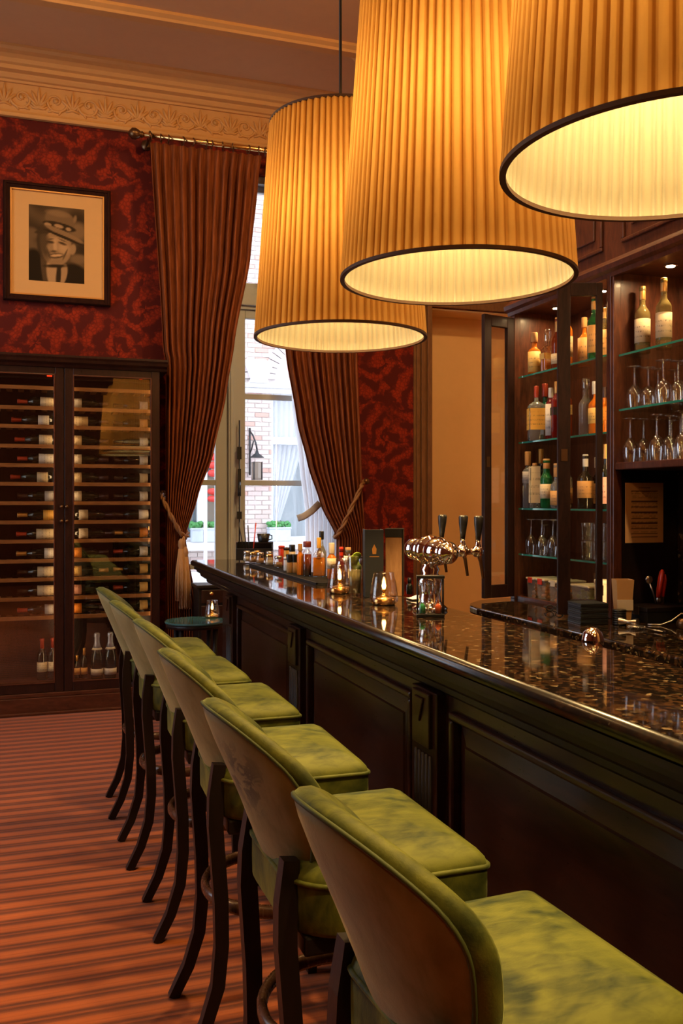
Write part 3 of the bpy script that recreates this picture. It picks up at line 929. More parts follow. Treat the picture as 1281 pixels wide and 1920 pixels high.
for z in SZ:
    for x0, x1 in ((CX0 + 0.032, CM - 0.022), (CM + 0.022, CX1 - 0.032)):
        b = MB(); b.box(x0, x1, CY + 0.045, CY + 0.07, z - 0.014, z + 0.012)
        for k in range(8):
            xx = x0 + 0.03 + (x1 - x0 - 0.06) * k / 7
            b.box(xx - 0.02, xx + 0.02, CY + 0.07, WY - 0.07, z - 0.010, z)
        obj('shelf', b, M['shelfwood'], wc)


def bottle_prof(r, h, rn, hb, hs, lip=True):
    """outer profile of a round bottle: body height hb, shoulder hs, neck to h"""
    p = [(0.001, 0.004), (r * 0.9, 0.0), (r, r * 0.12), (r, hb)]
    for k in range(1, 6):
        a = k / 5
        p.append((rn + (r - rn) * (0.5 + 0.5 * math.cos(a * PI)), hb + hs * a))
    p += [(rn, h - 0.018)]
    if lip: p += [(rn * 1.18, h - 0.016), (rn * 1.18, h - 0.004)]
    p += [(rn * 0.9, h), (0.001, h)]
    return p


def wine_bottle(label, loc, rot, lab, foil, r=0.036, h=0.285, group='wine bottles in the cabinet', lz=(0.035, 0.115), name='wine_bottle', glass=None, second=None):
    t = thing(name, label, 'bottle', loc, group=group, rot=rot)
    b = MB(); b.lathe(bottle_prof(r, h, r * 0.38, h * 0.60, h * 0.17), 18)
    obj('bottle_glass', b, glass or M['wine'], t)
    b = MB(); b.lathe([(r * 1.012, lz[0]), (r * 1.018, lz[0]), (r * 1.018, lz[1]), (r * 1.012, lz[1])], 18, cap=False)
    obj('label', b, LAB[lab], t)
    if second:
        b = MB(); b.lathe([(r * 1.012, lz[1] + 0.012), (r * 1.018, lz[1] + 0.012), (r * 1.018, lz[1] + 0.035), (r * 1.012, lz[1] + 0.035)], 18, cap=False)
        obj('upper_label', b, LAB[second], t)
    b = MB(); b.lathe([(r * 0.40, h - 0.075), (r * 0.41, h - 0.02), (r * 0.48, h - 0.016), (r * 0.48, h - 0.003), (r * 0.40, h + 0.001), (0.001, h + 0.001)], 14)
    obj('capsule', b, foil, t)
    return t


lt = {'white': 'white-labelled', 'cream': 'cream-labelled', 'orange': 'orange-labelled', 'grey': 'grey-labelled', 'pink': 'pink-labelled', 'tan': 'tan-labelled', 'yellow': 'yellow-labelled', 'gold': 'gold-labelled', 'black': 'black-labelled'}
ft = {'r': ('foil_red', 'red'), 'd': ('foil_dark', 'dark'), 'g': ('foil_gold', 'gold')}
#          left column: label, foil, x of base end (px), label stretch   right column left and right bottles
RACK = [(('cream', 'r', 103, .10), ('grey', 'd'), ('grey', 'd')),
        (('white', 'r', 92, .075), ('cream', 'd'), ('tan', 'd')),
        (('cream', 'r', 98, .09), ('cream', 'd'), ('white', 'd')),
        (('white', 'r', 103, .11), ('white', 'd'), ('white', 'd')),
        (('cream', 'r', 90, .075), ('cream', 'd'), ('cream', 'd')),
        (('grey', 'd', 112, .07), ('white', 'd'), ('white', 'd')),
        (('yellow', 'g', 113, .08), ('white', 'd'), ('white', 'd')),
        (('cream', 'r', 101, .12), ('white', 'd'), ('orange', 'g')),
        (('white', 'g', 101, .065), ('orange', 'd'), ('white', 'r')),
        (('cream', 'd', 110, .12), ('gold', 'g'), ('gold', 'g')),
        (('cream', 'd', 106, .12), ('pink', 'd'), ('gold', 'r')),
        (('grey', 'r', 103, .07), ('orange', 'd'), ('gold', 'd'))]
for i, (L, A, B) in enumerate(RACK):
    z = SZ[i + 1] + 0.012 + 0.0495
    w = ORD[i]
    xb = min(on(L[2], Y=CY + 0.12).x + 0.03, CM - 0.03)
    wine_bottle('%s wine bottle with %s neck foil lying behind left glass door, %s shelf down' % (lt[L[0]], ft[L[1]][1], w), (xb, CY + 0.13, z - 0.012), (0, R(-90), 0), L[0], M[ft[L[1]][0]], lz=(0.03, 0.03 + L[3]))
    off = 0.03 if i in (6, 7) else 0.0
    wine_bottle('%s wine bottle behind right glass door, left end of %s shelf, neck pointing right' % (lt[A[0]], w), (CM + 0.030 + off * 1.5, CY + 0.13, z - 0.012), (0, R(90), 0), A[0], M[ft[A[1]][0]], lz=(0.03, 0.095 if i != 1 else 0.14))
    wine_bottle('%s wine bottle behind right glass door, right end of %s shelf, neck pointing left' % (lt[B[0]], w), (CX1 - 0.034, CY + 0.20 if i != 6 else CY + 0.16, z - 0.012), (0, R(-90), 0), B[0], M[ft[B[1]][0]], lz=(0.035, 0.035 + (0.06 if i != 6 else 0.07)))
for px, lab in ((79, 'standing red-capped bottle with cream label on left cabinet floor, farther from door edge'), (99, 'standing red-capped bottle with cream label on left cabinet floor, beside the middle stile')):
    p = on(px, Y=CY + 0.2)
    wine_bottle(lab, (p.x, p.y, 0.206), None, 'cream', M['foil_red'], r=0.035, h=0.30, lz=(0.06, 0.13))
for px, lab in ((182, 'sparkling wine bottle with pale blue foil on cabinet floor, left of its twin'), (207, 'sparkling wine bottle with pale blue foil on cabinet floor, beside the bar stools')):
    p = on(px, Y=CY + 0.12)
    t = thing('sparkling_wine_bottle', lab, 'bottle', (p.x, p.y, 0.206), group='sparkling wine bottles in the cabinet')
    b = MB(); b.lathe(bottle_prof(0.044, 0.33, 0.017, 0.15, 0.11), 20); obj('bottle_glass', b, M['wine'], t)
    b = MB(); b.lathe([(0.0445, 0.03), (0.0452, 0.03), (0.0452, 0.075), (0.0445, 0.075)], 20, cap=False); obj('label', b, LAB['white'], t)
    b = MB(); b.lathe([(0.030, 0.225), (0.020, 0.26), (0.0185, 0.30), (0.0215, 0.305), (0.0215, 0.325), (0.015, 0.335), (0.001, 0.336)], 16); obj('capsule', b, M['foil_blue'], t)
    b = MB(); b.lathe([(0.036, 0.212), (0.038, 0.212), (0.031, 0.226), (0.030, 0.226)], 16, cap=False); obj('neck_label', b, LAB['white'], t)
for px, hh, lab in ((144, 0.17, 'small standing bottle on cabinet floor beside right edge of the middle stile'), (158, 0.22, 'small gold-necked standing bottle on cabinet floor, left of sparkling wines')):
    p = on(px, Y=CY + 0.16)
    wine_bottle(lab, (p.x, p.y, 0.206), None, 'tan', M['foil_gold'], r=0.024, h=hh, lz=(0.03, 0.08), name='small_bottle', group='small bottles on the cabinet floor')
# strip added at the top of each cabinet half to brighten it
for x0, x1 in ((CX0 + 0.06, CM - 0.05), (CM + 0.05, CX1 - 0.06)):
    b = MB(); b.box(x0, x1, CY + 0.034, CY + 0.044, 2.425, 2.44)
    obj('added_strip_light', b, glow('added_cabinet_strip', (1, 0.62, 0.28), 14.0), wc)

# ------------------------------------------------------------------ framed portrait
def paint(u, v):
    """sepia photograph of a smiling man in a patterned-band hat; u right, v up"""
    def g(x, y, sx_, sy_, rot=0):
        dx, dy = u - x, v - y
        c_, s_ = math.cos(rot), math.sin(rot)
        a, b_ = (dx * c_ + dy * s_) / sx_, (-dx * s_ + dy * c_) / sy_
        return a * a + b_ * b_
    def sm(q, k=0.25): return max(0, min(1, (1 + k - q) / (2 * k)))
    val = 0.17 + 0.05 * math.sin(v * 15 + 2 * math.sin(u * 5)) + 0.03 * math.sin(u * 9 + v * 4)
    def over(val, a, c_): return val * (1 - a) + c_ * a
    val = over(val, sm(g(0.88, 0.70, 0.16, 0.12), 0.6), 0.30)                 # pale ground at the right
    val = over(val, sm(g(0.90, 0.33, 0.16, 0.06), 0.6), 0.28)
    val = over(val, sm(g(0.05, 0.62, 0.12, 0.08), 0.6), 0.24)
    val = over(val, sm(g(0.85, 0.05, 0.30, 0.20, -0.35), 0.2), 0.055)         # dark coat
    val = over(val, sm(g(0.10, 0.16, 0.20, 0.26, 0.15), 0.2), 0.05)
    val = over(val, sm(g(0.29, 0.20, 0.075, 0.32, 0.12), 0.25), 0.17)         # lapel
    val = over(val, sm(g(0.42, 0.10, 0.10, 0.22, 0.2), 0.25), 0.50)           # shirt and scarf
    val = over(val, sm(g(0.61, 0.10, 0.07, 0.15, -0.35), 0.25), 0.46)
    val = over(val, sm(g(0.53, 0.08, 0.045, 0.16, -0.1), 0.3), 0.09)
    val = over(val, sm(g(0.24, 0.52, 0.09, 0.20), 0.5), 0.10)                 # hair in shade
    val = over(val, sm(g(0.50, 0.45, 0.27, 0.235, 0.22), 0.10), 0.40)         # face
    val = over(val, sm(g(0.79, 0.45, 0.055, 0.075, -0.4), 0.35), 0.42)        # ear
    val = over(val, sm(g(0.28, 0.48, 0.09, 0.20, 0.2), 0.7), 0.17)            # shaded cheek
    val = over(val, sm(g(0.54, 0.555, 0.13, 0.035, -0.12), 0.8), 0.50)        # lit brow
    val = over(val, sm(g(0.62, 0.455, 0.10, 0.07, -0.2), 0.9), 0.52)          # lit cheek
    val = over(val, sm(g(0.37, 0.45, 0.055, 0.05, 0.2), 0.9), 0.40)
    val = over(val, sm(g(0.47, 0.475, 0.035, 0.085, 0.10), 0.7), 0.54)        # nose
    val = over(val, sm(g(0.445, 0.405, 0.055, 0.014, 0.05), 0.8), 0.17)
    val = over(val, sm(g(0.385, 0.525, 0.065, 0.017, -0.05), 0.7), 0.13)      # narrowed eyes
    val = over(val, sm(g(0.600, 0.520, 0.075, 0.017, -0.20), 0.7), 0.13)
    val = over(val, sm(g(0.375, 0.562, 0.07, 0.010, 0.15), 0.7), 0.22)
    val = over(val, sm(g(0.605, 0.560, 0.08, 0.010, -0.25), 0.7), 0.22)
    val = over(val, sm(g(0.345, 0.385, 0.014, 0.085, 0.45), 0.8), 0.18)       # smile creases
    val = over(val, sm(g(0.650, 0.375, 0.014, 0.085, -0.55), 0.8), 0.20)
    val = over(val, sm(g(0.490, 0.350, 0.135, 0.034, 0.10), 0.4), 0.15)       # smiling mouth
    val = over(val, sm(g(0.495, 0.354, 0.110, 0.017, 0.10), 0.4), 0.58)
    val = over(val, sm(g(0.490, 0.270, 0.12, 0.030, 0.08), 0.8), 0.38)        # chin
    val = over(val, sm(g(0.470, 0.212, 0.20, 0.022, 0.05), 0.7), 0.08)
    val = over(val, sm(g(0.56, 0.83, 0.27, 0.13, -0.10), 0.12), 0.27)         # crown of the hat
    val = over(val, sm(g(0.52, 0.91, 0.20, 0.04, -0.08), 0.7), 0.33)
    val = over(val, sm(g(0.83, 0.86, 0.03, 0.05, -0.3), 0.7), 0.34)
    val = over(val, sm(g(0.55, 0.745, 0.30, 0.050, -0.12), 0.14), 0.09)       # hat band
    for hx_, hy_, hw_ in ((0.34, 0.755, 0.065), (0.535, 0.745, 0.085), (0.71, 0.715, 0.05)):
        val = over(val, sm(g(hx_, hy_, hw_, 0.024, -0.12), 0.35), 0.46)       # its pale patches
    val = over(val, sm(g(0.30, 0.665, 0.20, 0.030, 0.15), 0.25), 0.12)        # brim, turned down at the left
    val = over(val, sm(g(0.64, 0.645, 0.36, 0.040, -0.27), 0.18), 0.34)
    val = over(val, sm(g(0.62, 0.605, 0.36, 0.020, -0.24), 0.4), 0.08)
    val += 0.015 * math.sin(u * 190) * math.sin(v * 170)
    val = 0.46 * max(0.0, val / 0.46) ** 1.55
    val = max(0.012, min(0.8, val))
    return (val * 0.80 + 0.008, val * 0.47 + 0.005, val * 0.22 + 0.002)


def print_mesh(name, nx, ny, fn, parent, x0, x1, z0, z1, y):
    me = bpy.data.meshes.new(name)
    vs = [(x0 + (x1 - x0) * i / nx, y, z0 + (z1 - z0) * j / ny) for j in range(ny + 1) for i in range(nx + 1)]
    k = nx + 1
    fs = [(j * k + i, j * k + i + 1, (j + 1) * k + i + 1, (j + 1) * k + i) for j in range(ny) for i in range(nx)]
    me.from_pydata(vs, [], fs); me.materials.append(M['print'])
    at = me.color_attributes.new('print', 'FLOAT_COLOR', 'POINT')
    cols = []
    for j in range(ny + 1):
        for i in range(nx + 1): cols += [*fn(i / nx, j / ny), 1]
    at.data.foreach_set('color', cols)
    o = bpy.data.objects.new(name, me); COL.objects.link(o); o.parent = parent
    return o


pf = thing('framed_portrait', 'dark framed sepia portrait of a smiling man in a hat on red wallpaper', 'picture', (0, 0, 0))
f0, f1 = on(6, 340, Y=WY).x, on(207, 340, Y=WY).x
fz0, fz1 = on(6, 563, Y=WY).z, on(6, 339, Y=WY).z
y0 = WY - 0.035
b = MB(); b.frame(f0, f1, fz0, fz1, 0.048, y0, WY - 0.002); b.frame(f0 + 0.006, f1 - 0.006, fz0 + 0.006, fz1 - 0.006, 0.018, y0 - 0.008, y0 + 0.01)
obj('frame', b, M['frame_wood'], pf, bevel=0.004)
b = MB(); b.frame(f0 + 0.047, f1 - 0.047, fz0 + 0.047, fz1 - 0.047, 0.012, y0 + 0.006, WY - 0.004)
obj('gilt_slip', b, M['gilt'], pf, bevel=0.002)
b = MB(); b.box(f0 + 0.05, f1 - 0.05, WY - 0.016, WY - 0.006, fz0 + 0.05, fz1 - 0.05)
obj('mount', b, M['mat_board'], pf)
p0, p1 = on(54, Y=WY).x, on(158, Y=WY).x
pz0, pz1 = on(54, 526, Y=WY).z, on(54, 384, Y=WY).z
print_mesh('photograph', 62, 86, paint, pf, p0, p1, pz0, pz1, WY - 0.017)

# ------------------------------------------------------------------ curtains
RY, RZ = 6.88, 4.235
rd = thing('curtain_rod', 'dark bronze curtain pole with rings and round finial below the plaster frieze', 'curtain rod', (0, 0, 0))
ra, rb2 = on(268, Y=RY).x, 2.52
b = MB(); b.tube([(ra, RY, RZ), (rb2, RY, RZ)], 0.019, 12)
obj('pole', b, M['brass'], rd)
for x_, s_ in ((ra, -1), (rb2, 1)):
    b = MB(); b.lathe([(0.022, 0), (0.026, 0.008), (0.018, 0.016), (0.03, 0.03), (0.043, 0.055), (0.040, 0.08), (0.022, 0.098), (0.010, 0.106), (0.001, 0.11)], 16, M=Matrix.Translation((x_, RY, RZ)) @ Matrix.Rotation(s_ * R(90), 4, 'Y'))
    obj('finial', b, M['bronze'], rd)
    b = MB(); b.tube([(x_ - s_ * 0.05, RY, RZ), (x_ - s_ * 0.05, WY - 0.02, RZ)], 0.012, 8); b.lathe([(0.04, 0), (0.04, 0.012)], 12, M=Matrix.Translation((x_ - s_ * 0.05, WY - 0.014, RZ)) @ Matrix.Rotation(R(90), 4, 'X'))
    b.tube([(x_ - s_ * 0.05, RY + 0.028 * math.cos(k * PI / 6), RZ + 0.028 * math.sin(k * PI / 6)) for k in range(12)], 0.008, 6, closed=True)
    obj('bracket', b, M['bronze'], rd)
b = MB(); b.tube([(0, 0.030 * math.cos(k * PI / 9), -0.010 + 0.030 * math.sin(k * PI / 9)) for k in range(18)], 0.0048, 6, closed=True)
b.tube([(0, 0, -0.044), (0, 0, -0.049)], 0.004, 5)
ring0 = obj('ring', b, M['bronze'], rd)
rx = [on(p, Y=RY).x for p in (283, 302, 316, 343, 362, 387, 397, 418, 437, 466, 486)] + [1.70, 1.80, 1.88, 1.97, 2.06, 2.15, 2.24, 2.33, 2.41]
for i, x_ in enumerate(rx):
    o = ring0 if i == 0 else ring0.copy()
    if i: COL.objects.link(o)
    o.location = (x_, RY, RZ); o.rotation_euler = (0, 0, random.uniform(-0.35, 0.35))


def interp(pts, z):
    pts = sorted(pts)
    if z <= pts[0][0]: return pts[0][1]
    for (a, p), (b_, q) in zip(pts[:-1], pts[1:]):
        if z <= b_:
            k = (z - a) / (b_ - a); k = k * k * (3 - 2 * k) * 0.35 + k * 0.65
            return p + (q - p) * k
    return pts[-1][1]


def curtain(name, label, left, right, ytop, nfold, tie_z, mat, ztop=4.185, zbot=0.015):
    t = thing(name, label, 'curtain', (0, 0, 0))
    def fn(u, v):
        z = ztop - (ztop - zbot) * v
        xl, xr = interp(left, z), interp(right, z)
        w = xr - xl
        full = max(0.0, min(1.0, w / 0.75))
        ph = u * nfold * 2 * PI + 0.5 * math.sin(u * 9 + v * 3)
        amp = 0.038 if z < ztop - 0.22 else 0.014 + 0.024 * min(1, (ztop - z) / 0.22)
        near = math.exp(-((z - tie_z) / 0.22) ** 2)
        amp *= (1 - 0.35 * near)
        pinch = 0.02 * math.sin(ph * 2.0) if z > ztop - 0.16 else 0.0
        y = ytop + amp * math.sin(ph) * (0.75 + 0.25 * math.sin(u * 17 + 1)) + pinch * 0.35 - near * 0.05 * math.sin(u * PI)
        x = xl + w * (u + 0.010 * math.sin(ph) * full)
        return (x, y, z)
    b = MB(); b.sheet(260, 70, fn)
    obj('drape', b, mat, t, solid=0.004)
    return t


def pe(px, py, Y=RY):
    p = on(px, py, Y=Y); return (p.z, p.x)


lc = curtain('curtain', 'rust brown curtain gathered by a rope beside the wine cabinet',
             [(0.0, 0.935), (2.54, 0.937), (2.66, 0.915), (4.3, on(281, Y=RY).x)],
             [(0.0, on(372, Y=RY).x), pe(368, 1130), pe(352, 1040), pe(347, 1005), pe(371, 930), pe(400, 850), pe(424, 740), pe(440, 640), pe(470, 480), pe(484, 340), (4.3, on(494, Y=RY).x)],
             RY, 13, on(345, 1008, Y=RY).z, M['curtain'])
rc = curtain('curtain', 'rust brown curtain gathered by a rope beside the brown door trim',
             [(0.0, on(628, Y=RY).x), pe(632, 1060), pe(632, 1008), pe(602, 945), pe(578, 870), pe(558, 790), pe(537, 665), pe(512, 480), (4.3, on(503, Y=RY).x)],
             [(0.0, on(682, Y=RY).x), pe(684, 1010), pe(678, 900), pe(670, 670), (4.3, on(664, Y=RY).x)],
             RY, 12, on(632, 1008, Y=RY).z, M['curtain'])


def tieback(t, pts, hook):
    P = [Vector(p) for p in pts]
    b = MB()
    n = 60
    dense = []
    for i in range(n + 1):
        q = i / n * (len(P) - 1); k = min(int(q), len(P) - 2); f = q - k
        dense.append(P[k].lerp(P[k + 1], f))
    for s_ in range(2):
        pp = []
        for i, p in enumerate(dense):
            d = (dense[min(i + 1, n)] - dense[max(i - 1, 0)]).normalized()
            a = d.cross(Vector((0, 1, 0.2))).normalized(); c = d.cross(a)
            an = i * 0.55 + s_ * PI
            pp.append(p + a * (0.009 * math.cos(an)) + c * (0.009 * math.sin(an)))
        b.tube(pp, 0.011, 6)
    rp = obj('tieback_rope', b, M['rope'], t)
    b = MB(); b.lathe([(0.018, 0), (0.018, 0.05), (0.026, 0.06), (0.026, 0.075), (0.001, 0.08)], 10, M=Matrix.Translation(hook) @ Matrix.Rotation(R(90), 4, 'X'))
    obj('hook', b, M['bronze'], rp)
    return rp


yf = RY - 0.10
rp = tieback(lc, [on(303, 925, Y=RY + 0.1), on(306, 938, Y=yf + 0.03), on(322, 970, Y=yf - 0.01), on(338, 1000, Y=yf), on(350, 1008, Y=yf + 0.04), on(352, 1000, Y=RY + 0.08), on(330, 970, Y=RY + 0.12), on(306, 930, Y=RY + 0.12)], on(303, 925, Y=RY + 0.16))
rr2 = tieback(rc, [on(682, 903, Y=RY + 0.1), on(678, 912, Y=yf + 0.03), on(660, 950, Y=yf - 0.01), on(642, 988, Y=yf), on(630, 1008, Y=yf + 0.03), on(628, 1006, Y=RY + 0.08), on(650, 970, Y=RY + 0.12), on(680, 905, Y=RY + 0.12)], on(682, 903, Y=RY + 0.16))
for k, (tx, ty) in enumerate(((340, 1015), (347, 1030))):
    p = on(tx, ty, Y=yf - 0.03)
    b = MB()
    b.tube([on(345, 1006, Y=yf - 0.02), p], 0.007, 6)
    b.lathe([(0.010, 0.02), (0.022, 0.0), (0.026, -0.03), (0.018, -0.05), (0.022, -0.06)], 12, M=Matrix.Translation(p))
    ts = obj('tassel', b, M['fringe'], lc)
    b = MB()
    for j in range(26):
        a = j * 2 * PI / 26; r0 = 0.019; r1 = 0.034 + 0.004 * (j % 3)
        b.tube([p + Vector((r0 * math.cos(a), r0 * math.sin(a), -0.055)), p + Vector((r1 * math.cos(a), r1 * math.sin(a), -0.25)), p + Vector((r1 * math.cos(a), r1 * math.sin(a), -0.42 - 0.02 * (j % 2)))], [0.004, 0.006, 0.004], 5)
    obj('fringe', b, M['fringe'], ts)

sh = thing('sheer_curtain', 'white sheer curtain tied back at the right side of the window', 'curtain', (0, 0, 0))
SY = WY - 0.035
sl_, sr_ = [(0.5, on(575, Y=SY).x), pe(572, 955, SY), pe(562, 880, SY), pe(548, 760, SY), pe(542, 660, SY), (4.0, on(540, Y=SY).x)], [(0.5, on(640, Y=SY).x), (4.0, on(640, Y=SY).x)]
def fsh(u, v):
    z = 4.05 - 3.5 * v
    xl, xr = interp(sl_, z), interp(sr_, z)
    return (xl + (xr - xl) * u, SY + 0.022 * math.sin(u * 52), z)
b = MB(); b.sheet(110, 40, fsh); obj('voile', b, M['sheer'], sh)
b = MB()
pts = [on(558, 972, Y=SY - 0.035), on(570, 968, Y=SY - 0.04), on(585, 958, Y=SY - 0.04), on(600, 943, Y=SY - 0.035)]
b.tube(pts, 0.03, 8, sx=0.2, sy=1.0)
obj('tie_band', b, plain('beige_tie_band', (0.50, 0.46, 0.42), 0.7), sh)

# ------------------------------------------------------------------ pendant lamps over the bar
LX = 1.15


def pendant(name, label, x, y, zb=2.145, hgt=0.845, rb_=0.337, rt_=0.277, group=None, bulb=None):
    t = thing(name, label, 'lamp', (x, y, zb), group=group)
    NP = 78
    rj = random.Random(int(y * 100))
    wd = [rj.uniform(0.75, 1.25) for _ in range(NP)]; tot = sum(wd); st_ = [sum(wd[:i]) / tot for i in range(NP + 1)]
    def fn(u, v):
        k = u * NP * 6
        ph = (k % 6) / 6
        wave = [0.0, 0.75, 1.0, 1.0, 0.9, 0.55][int(round(k)) % 6]
        r = rb_ + (rt_ - rb_) * v + 0.011 * (wave - 0.5)
        ki = int(round(k)); pi_, fi_ = (ki // 6) % NP, (ki % 6) / 6
        a = (st_[pi_] + (st_[pi_ + 1] - st_[pi_]) * fi_) * 2 * PI
        return (r * math.cos(a), r * math.sin(a), v * hgt)
    b = MB(); b.sheet(NP * 6, 4, fn, closed_u=True)
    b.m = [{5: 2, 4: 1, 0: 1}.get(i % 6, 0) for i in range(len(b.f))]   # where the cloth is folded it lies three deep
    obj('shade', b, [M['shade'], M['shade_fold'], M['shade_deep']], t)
    b = MB(); b.lathe([(rb_ - 0.007, 0.0), (rb_ + 0.006, 0.0), (rb_ + 0.006, 0.009), (rb_ - 0.007, 0.009), (rb_ - 0.007, 0.0)], 96, cap=False, smooth=False)
    obj('lower_trim', b, M['rim'], t)
    b = MB(); b.lathe([(rt_ - 0.006, hgt - 0.008), (rt_ + 0.006, hgt - 0.008), (rt_ + 0.006, hgt + 0.002), (rt_ - 0.006, hgt + 0.002), (rt_ - 0.006, hgt - 0.008)], 96, cap=False, smooth=False)
    obj('upper_trim', b, M['rim'], t)
    b = MB()
    for k in range(3):
        a = k * 2 * PI / 3
        b.tube([(0, 0, hgt - 0.02), (rt_ * math.cos(a), rt_ * math.sin(a), hgt - 0.004)], 0.004, 6)
    b.lathe([(0.02, hgt - 0.16), (0.024, hgt - 0.15), (0.024, hgt - 0.06), (0.012, hgt - 0.04), (0.012, hgt)], 12)
    obj('spider_frame', b, M['iron'], t)
    b = MB(); b.lathe([(0.02, hgt - 0.006), (rt_ - 0.008, hgt - 0.006), (rt_ - 0.008, hgt - 0.002), (0.02, hgt - 0.002)], 48, smooth=False)
    obj('top_diffuser', b, M['topdiff'], t)
    b = MB(); b.tube([(0, 0, hgt), (0, 0, CZ - zb)], 0.006, 8)
    obj('cord', b, M['iron'], t)
    b = MB(); b.lathe([(0.06, CZ - zb), (0.06, CZ - zb - 0.02), (0.03, CZ - zb - 0.045), (0.008, CZ - zb - 0.05)], 20)
    obj('ceiling_rose', b, M['bronze'], t)
    zc = hgt * 0.52
    for k in range(3):
        a = k * 2 * PI / 3 + y * 1.7
        bx, by = 0.125 * math.cos(a), 0.125 * math.sin(a)
        b = MB(); b.tube([(0, 0, hgt - 0.14), (bx * 0.8, by * 0.8, hgt - 0.15), (bx, by, hgt - 0.20), (bx, by, zc + 0.055)], 0.007, 6)
        obj('lamp_arm', b, M['iron'], t)
        b = MB(); b.lathe([(0.001, zc - 0.05), (0.022, zc - 0.042), (0.036, zc - 0.01), (0.030, zc + 0.02), (0.015, zc + 0.05), (0.014, zc + 0.06)], 14, M=Matrix.Translation((bx, by, 0)))
        obj('bulb', b, bulb or M['bulb'], t)
    ld = bpy.data.lights.new('added_down_spot', 'SPOT'); ld.energy = DOWN; ld.color = WARM; ld.spot_size = R(84); ld.spot_blend = 0.25; ld.shadow_soft_size = 0.04  # extra spot added to light the room more than the shade cloth
    lo = bpy.data.objects.new('added_down_spot', ld); COL.objects.link(lo); lo.parent = t; lo.location = (0, 0, hgt * 0.46)
    return t


t_ = NT('cream_top_diffuser')
d_ = t_.n('BsdfDiffuse'); d_.inputs[0].default_value = (0.75, 0.66, 0.48, 1)
q_ = t_.n('BsdfTranslucent'); q_.inputs[0].default_value = (0.85, 0.62, 0.32, 1)
mx_ = t_.n('MixShader'); mx_.inputs[0].default_value = 0.6
t_.t.links.new(d_.outputs[0], mx_.inputs[1]); t_.t.links.new(q_.outputs[0], mx_.inputs[2]); t_.t.links.new(mx_.outputs[0], t_.out.inputs[0])
M['topdiff'] = t_.mat
M['bulb'] = glow('warm_bulb', WARM, BULB)
pendant('pendant_lamp', 'pleated amber drum pendant hanging farthest along the bar, its top rim and cord in view', LX, 3.41, group='pleated pendant lamps over the bar')
pendant('pendant_lamp', 'pleated amber drum pendant hanging in the middle above the beer tap', LX + 0.02, 2.40, group='pleated pendant lamps over the bar')
pendant('pendant_lamp', 'pleated amber drum pendant nearest the viewer, cut by the photo edge', LX + 0.03, 1.45, group='pleated pendant lamps over the bar')
pendant('pendant_lamp', 'added unseen pleated drum pendant above the near end of the bar, outside the frame', LX + 0.04, 0.45, group='pleated pendant lamps over the bar')  # extra pendant added out of view for its glow on the near things

# ceiling lights added above and beside the frame to brighten the room
M['opal'] = glow('added_opal_light', (1.0, 0.64, 0.27), ROOM)
M['opal_bright'] = glow('added_bright_opal_light', (1.0, 0.64, 0.27), ROOM * 2.2)
M['opal_dim'] = glow('added_dim_opal_light', (1.0, 0.60, 0.24), ROOM * 0.55)
for x, y, lab in ((-1.3, -1.0, 'behind the viewer on the left'), (-1.3, 1.4, 'left of the viewer'), (-1.3, 3.6, 'above the carpet left of the frame'),
                  (1.9, -0.6, 'behind the viewer above the aisle'), (1.95, 1.2, 'above the aisle near the viewer'), (1.95, 3.0, 'above the aisle by the beer tap'), (2.2, 4.6, 'above the far end of the aisle'), (0.1, 5.2, 'above the carpet before the wine cabinet')):
    t = thing('added_ceiling_light', 'added unseen opal ceiling light with brass ring, ' + lab, 'lamp', (x, y, CZ), group='added ceiling lights outside the frame')
    b = MB(); b.lathe([(0.15, 0), (0.15, -0.035), (0.125, -0.045), (0.125, -0.03)], 28, cap=False); obj('ring', b, M['brass'], t)
    b = MB(); b.lathe([(0.125, -0.030), (0.11, -0.055), (0.07, -0.07), (0.001, -0.075)], 28, cap=False); b.f = [list(reversed(f)) for f in b.f]; obj('diffuser', b, M['opal_dim' if x < -1 else 'opal_bright' if y > 4 and x > 1 else 'opal'], t)

# a standing lamp just outside the frame on the left: it lights the carpet and shows in the cabinet glass
fl = thing('floor_lamp', 'brass floor lamp with orange shade standing on carpet, left of the frame', 'lamp', (-0.72, 3.0, 0))
b = MB(); b.lathe([(0.15, 0), (0.15, 0.015), (0.05, 0.03), (0.015, 0.05), (0.012, 1.62)], 24); obj('stand', b, M['brass'], fl)
b = MB(); b.lathe([(0.23, 1.50), (0.15, 1.82)], 48, cap=False); obj('shade', b, M['shade'], fl)
b = MB(); b.lathe([(0.001, 1.60), (0.03, 1.62), (0.04, 1.66), (0.02, 1.71), (0.001, 1.73)], 12); obj('bulb', b, glow('warm_floor_lamp_bulb', (1, 0.60, 0.24), 300), fl)

# ------------------------------------------------------------------ the bar
BX, BY0, BY1 = 1.06, 0.25, 5.40
BF, BB, BT = 0.955, 1.40, 1.12     # front edge, back edge and height of the top
M['granite_edge'] = make_granite('honed_granite_edge', 0.985, 0.2)
M['granite_edge'].node_tree.nodes['Principled BSDF'].inputs['Roughness'].default_value = 0.24
bt = thing('granite_worktop', 'long polished dark speckled granite bar top with rounded edge', 'bar top', (0, 0, 0))
b = MB()
ER = 0.019
arc_ = [(BF + ER - ER * math.cos(R(q)), BT - ER + ER * math.sin(R(q))) for q in range(-90, 91, 10)]
b.box(BF + ER, BB, BY0, 5.87, BT - 2 * ER, BT)
obj('slab', b, M['granite'], bt)
b = MB(); b.prism(arc_ + [(BF + ER + 0.001, BT), (BF + ER + 0.001, BT - 2 * ER)], 'y', BY0, 5.87)
for k in range(len(arc_) - 1): b.s[k] = True
obj('rounded_edge', b, M['granite_edge'], bt)
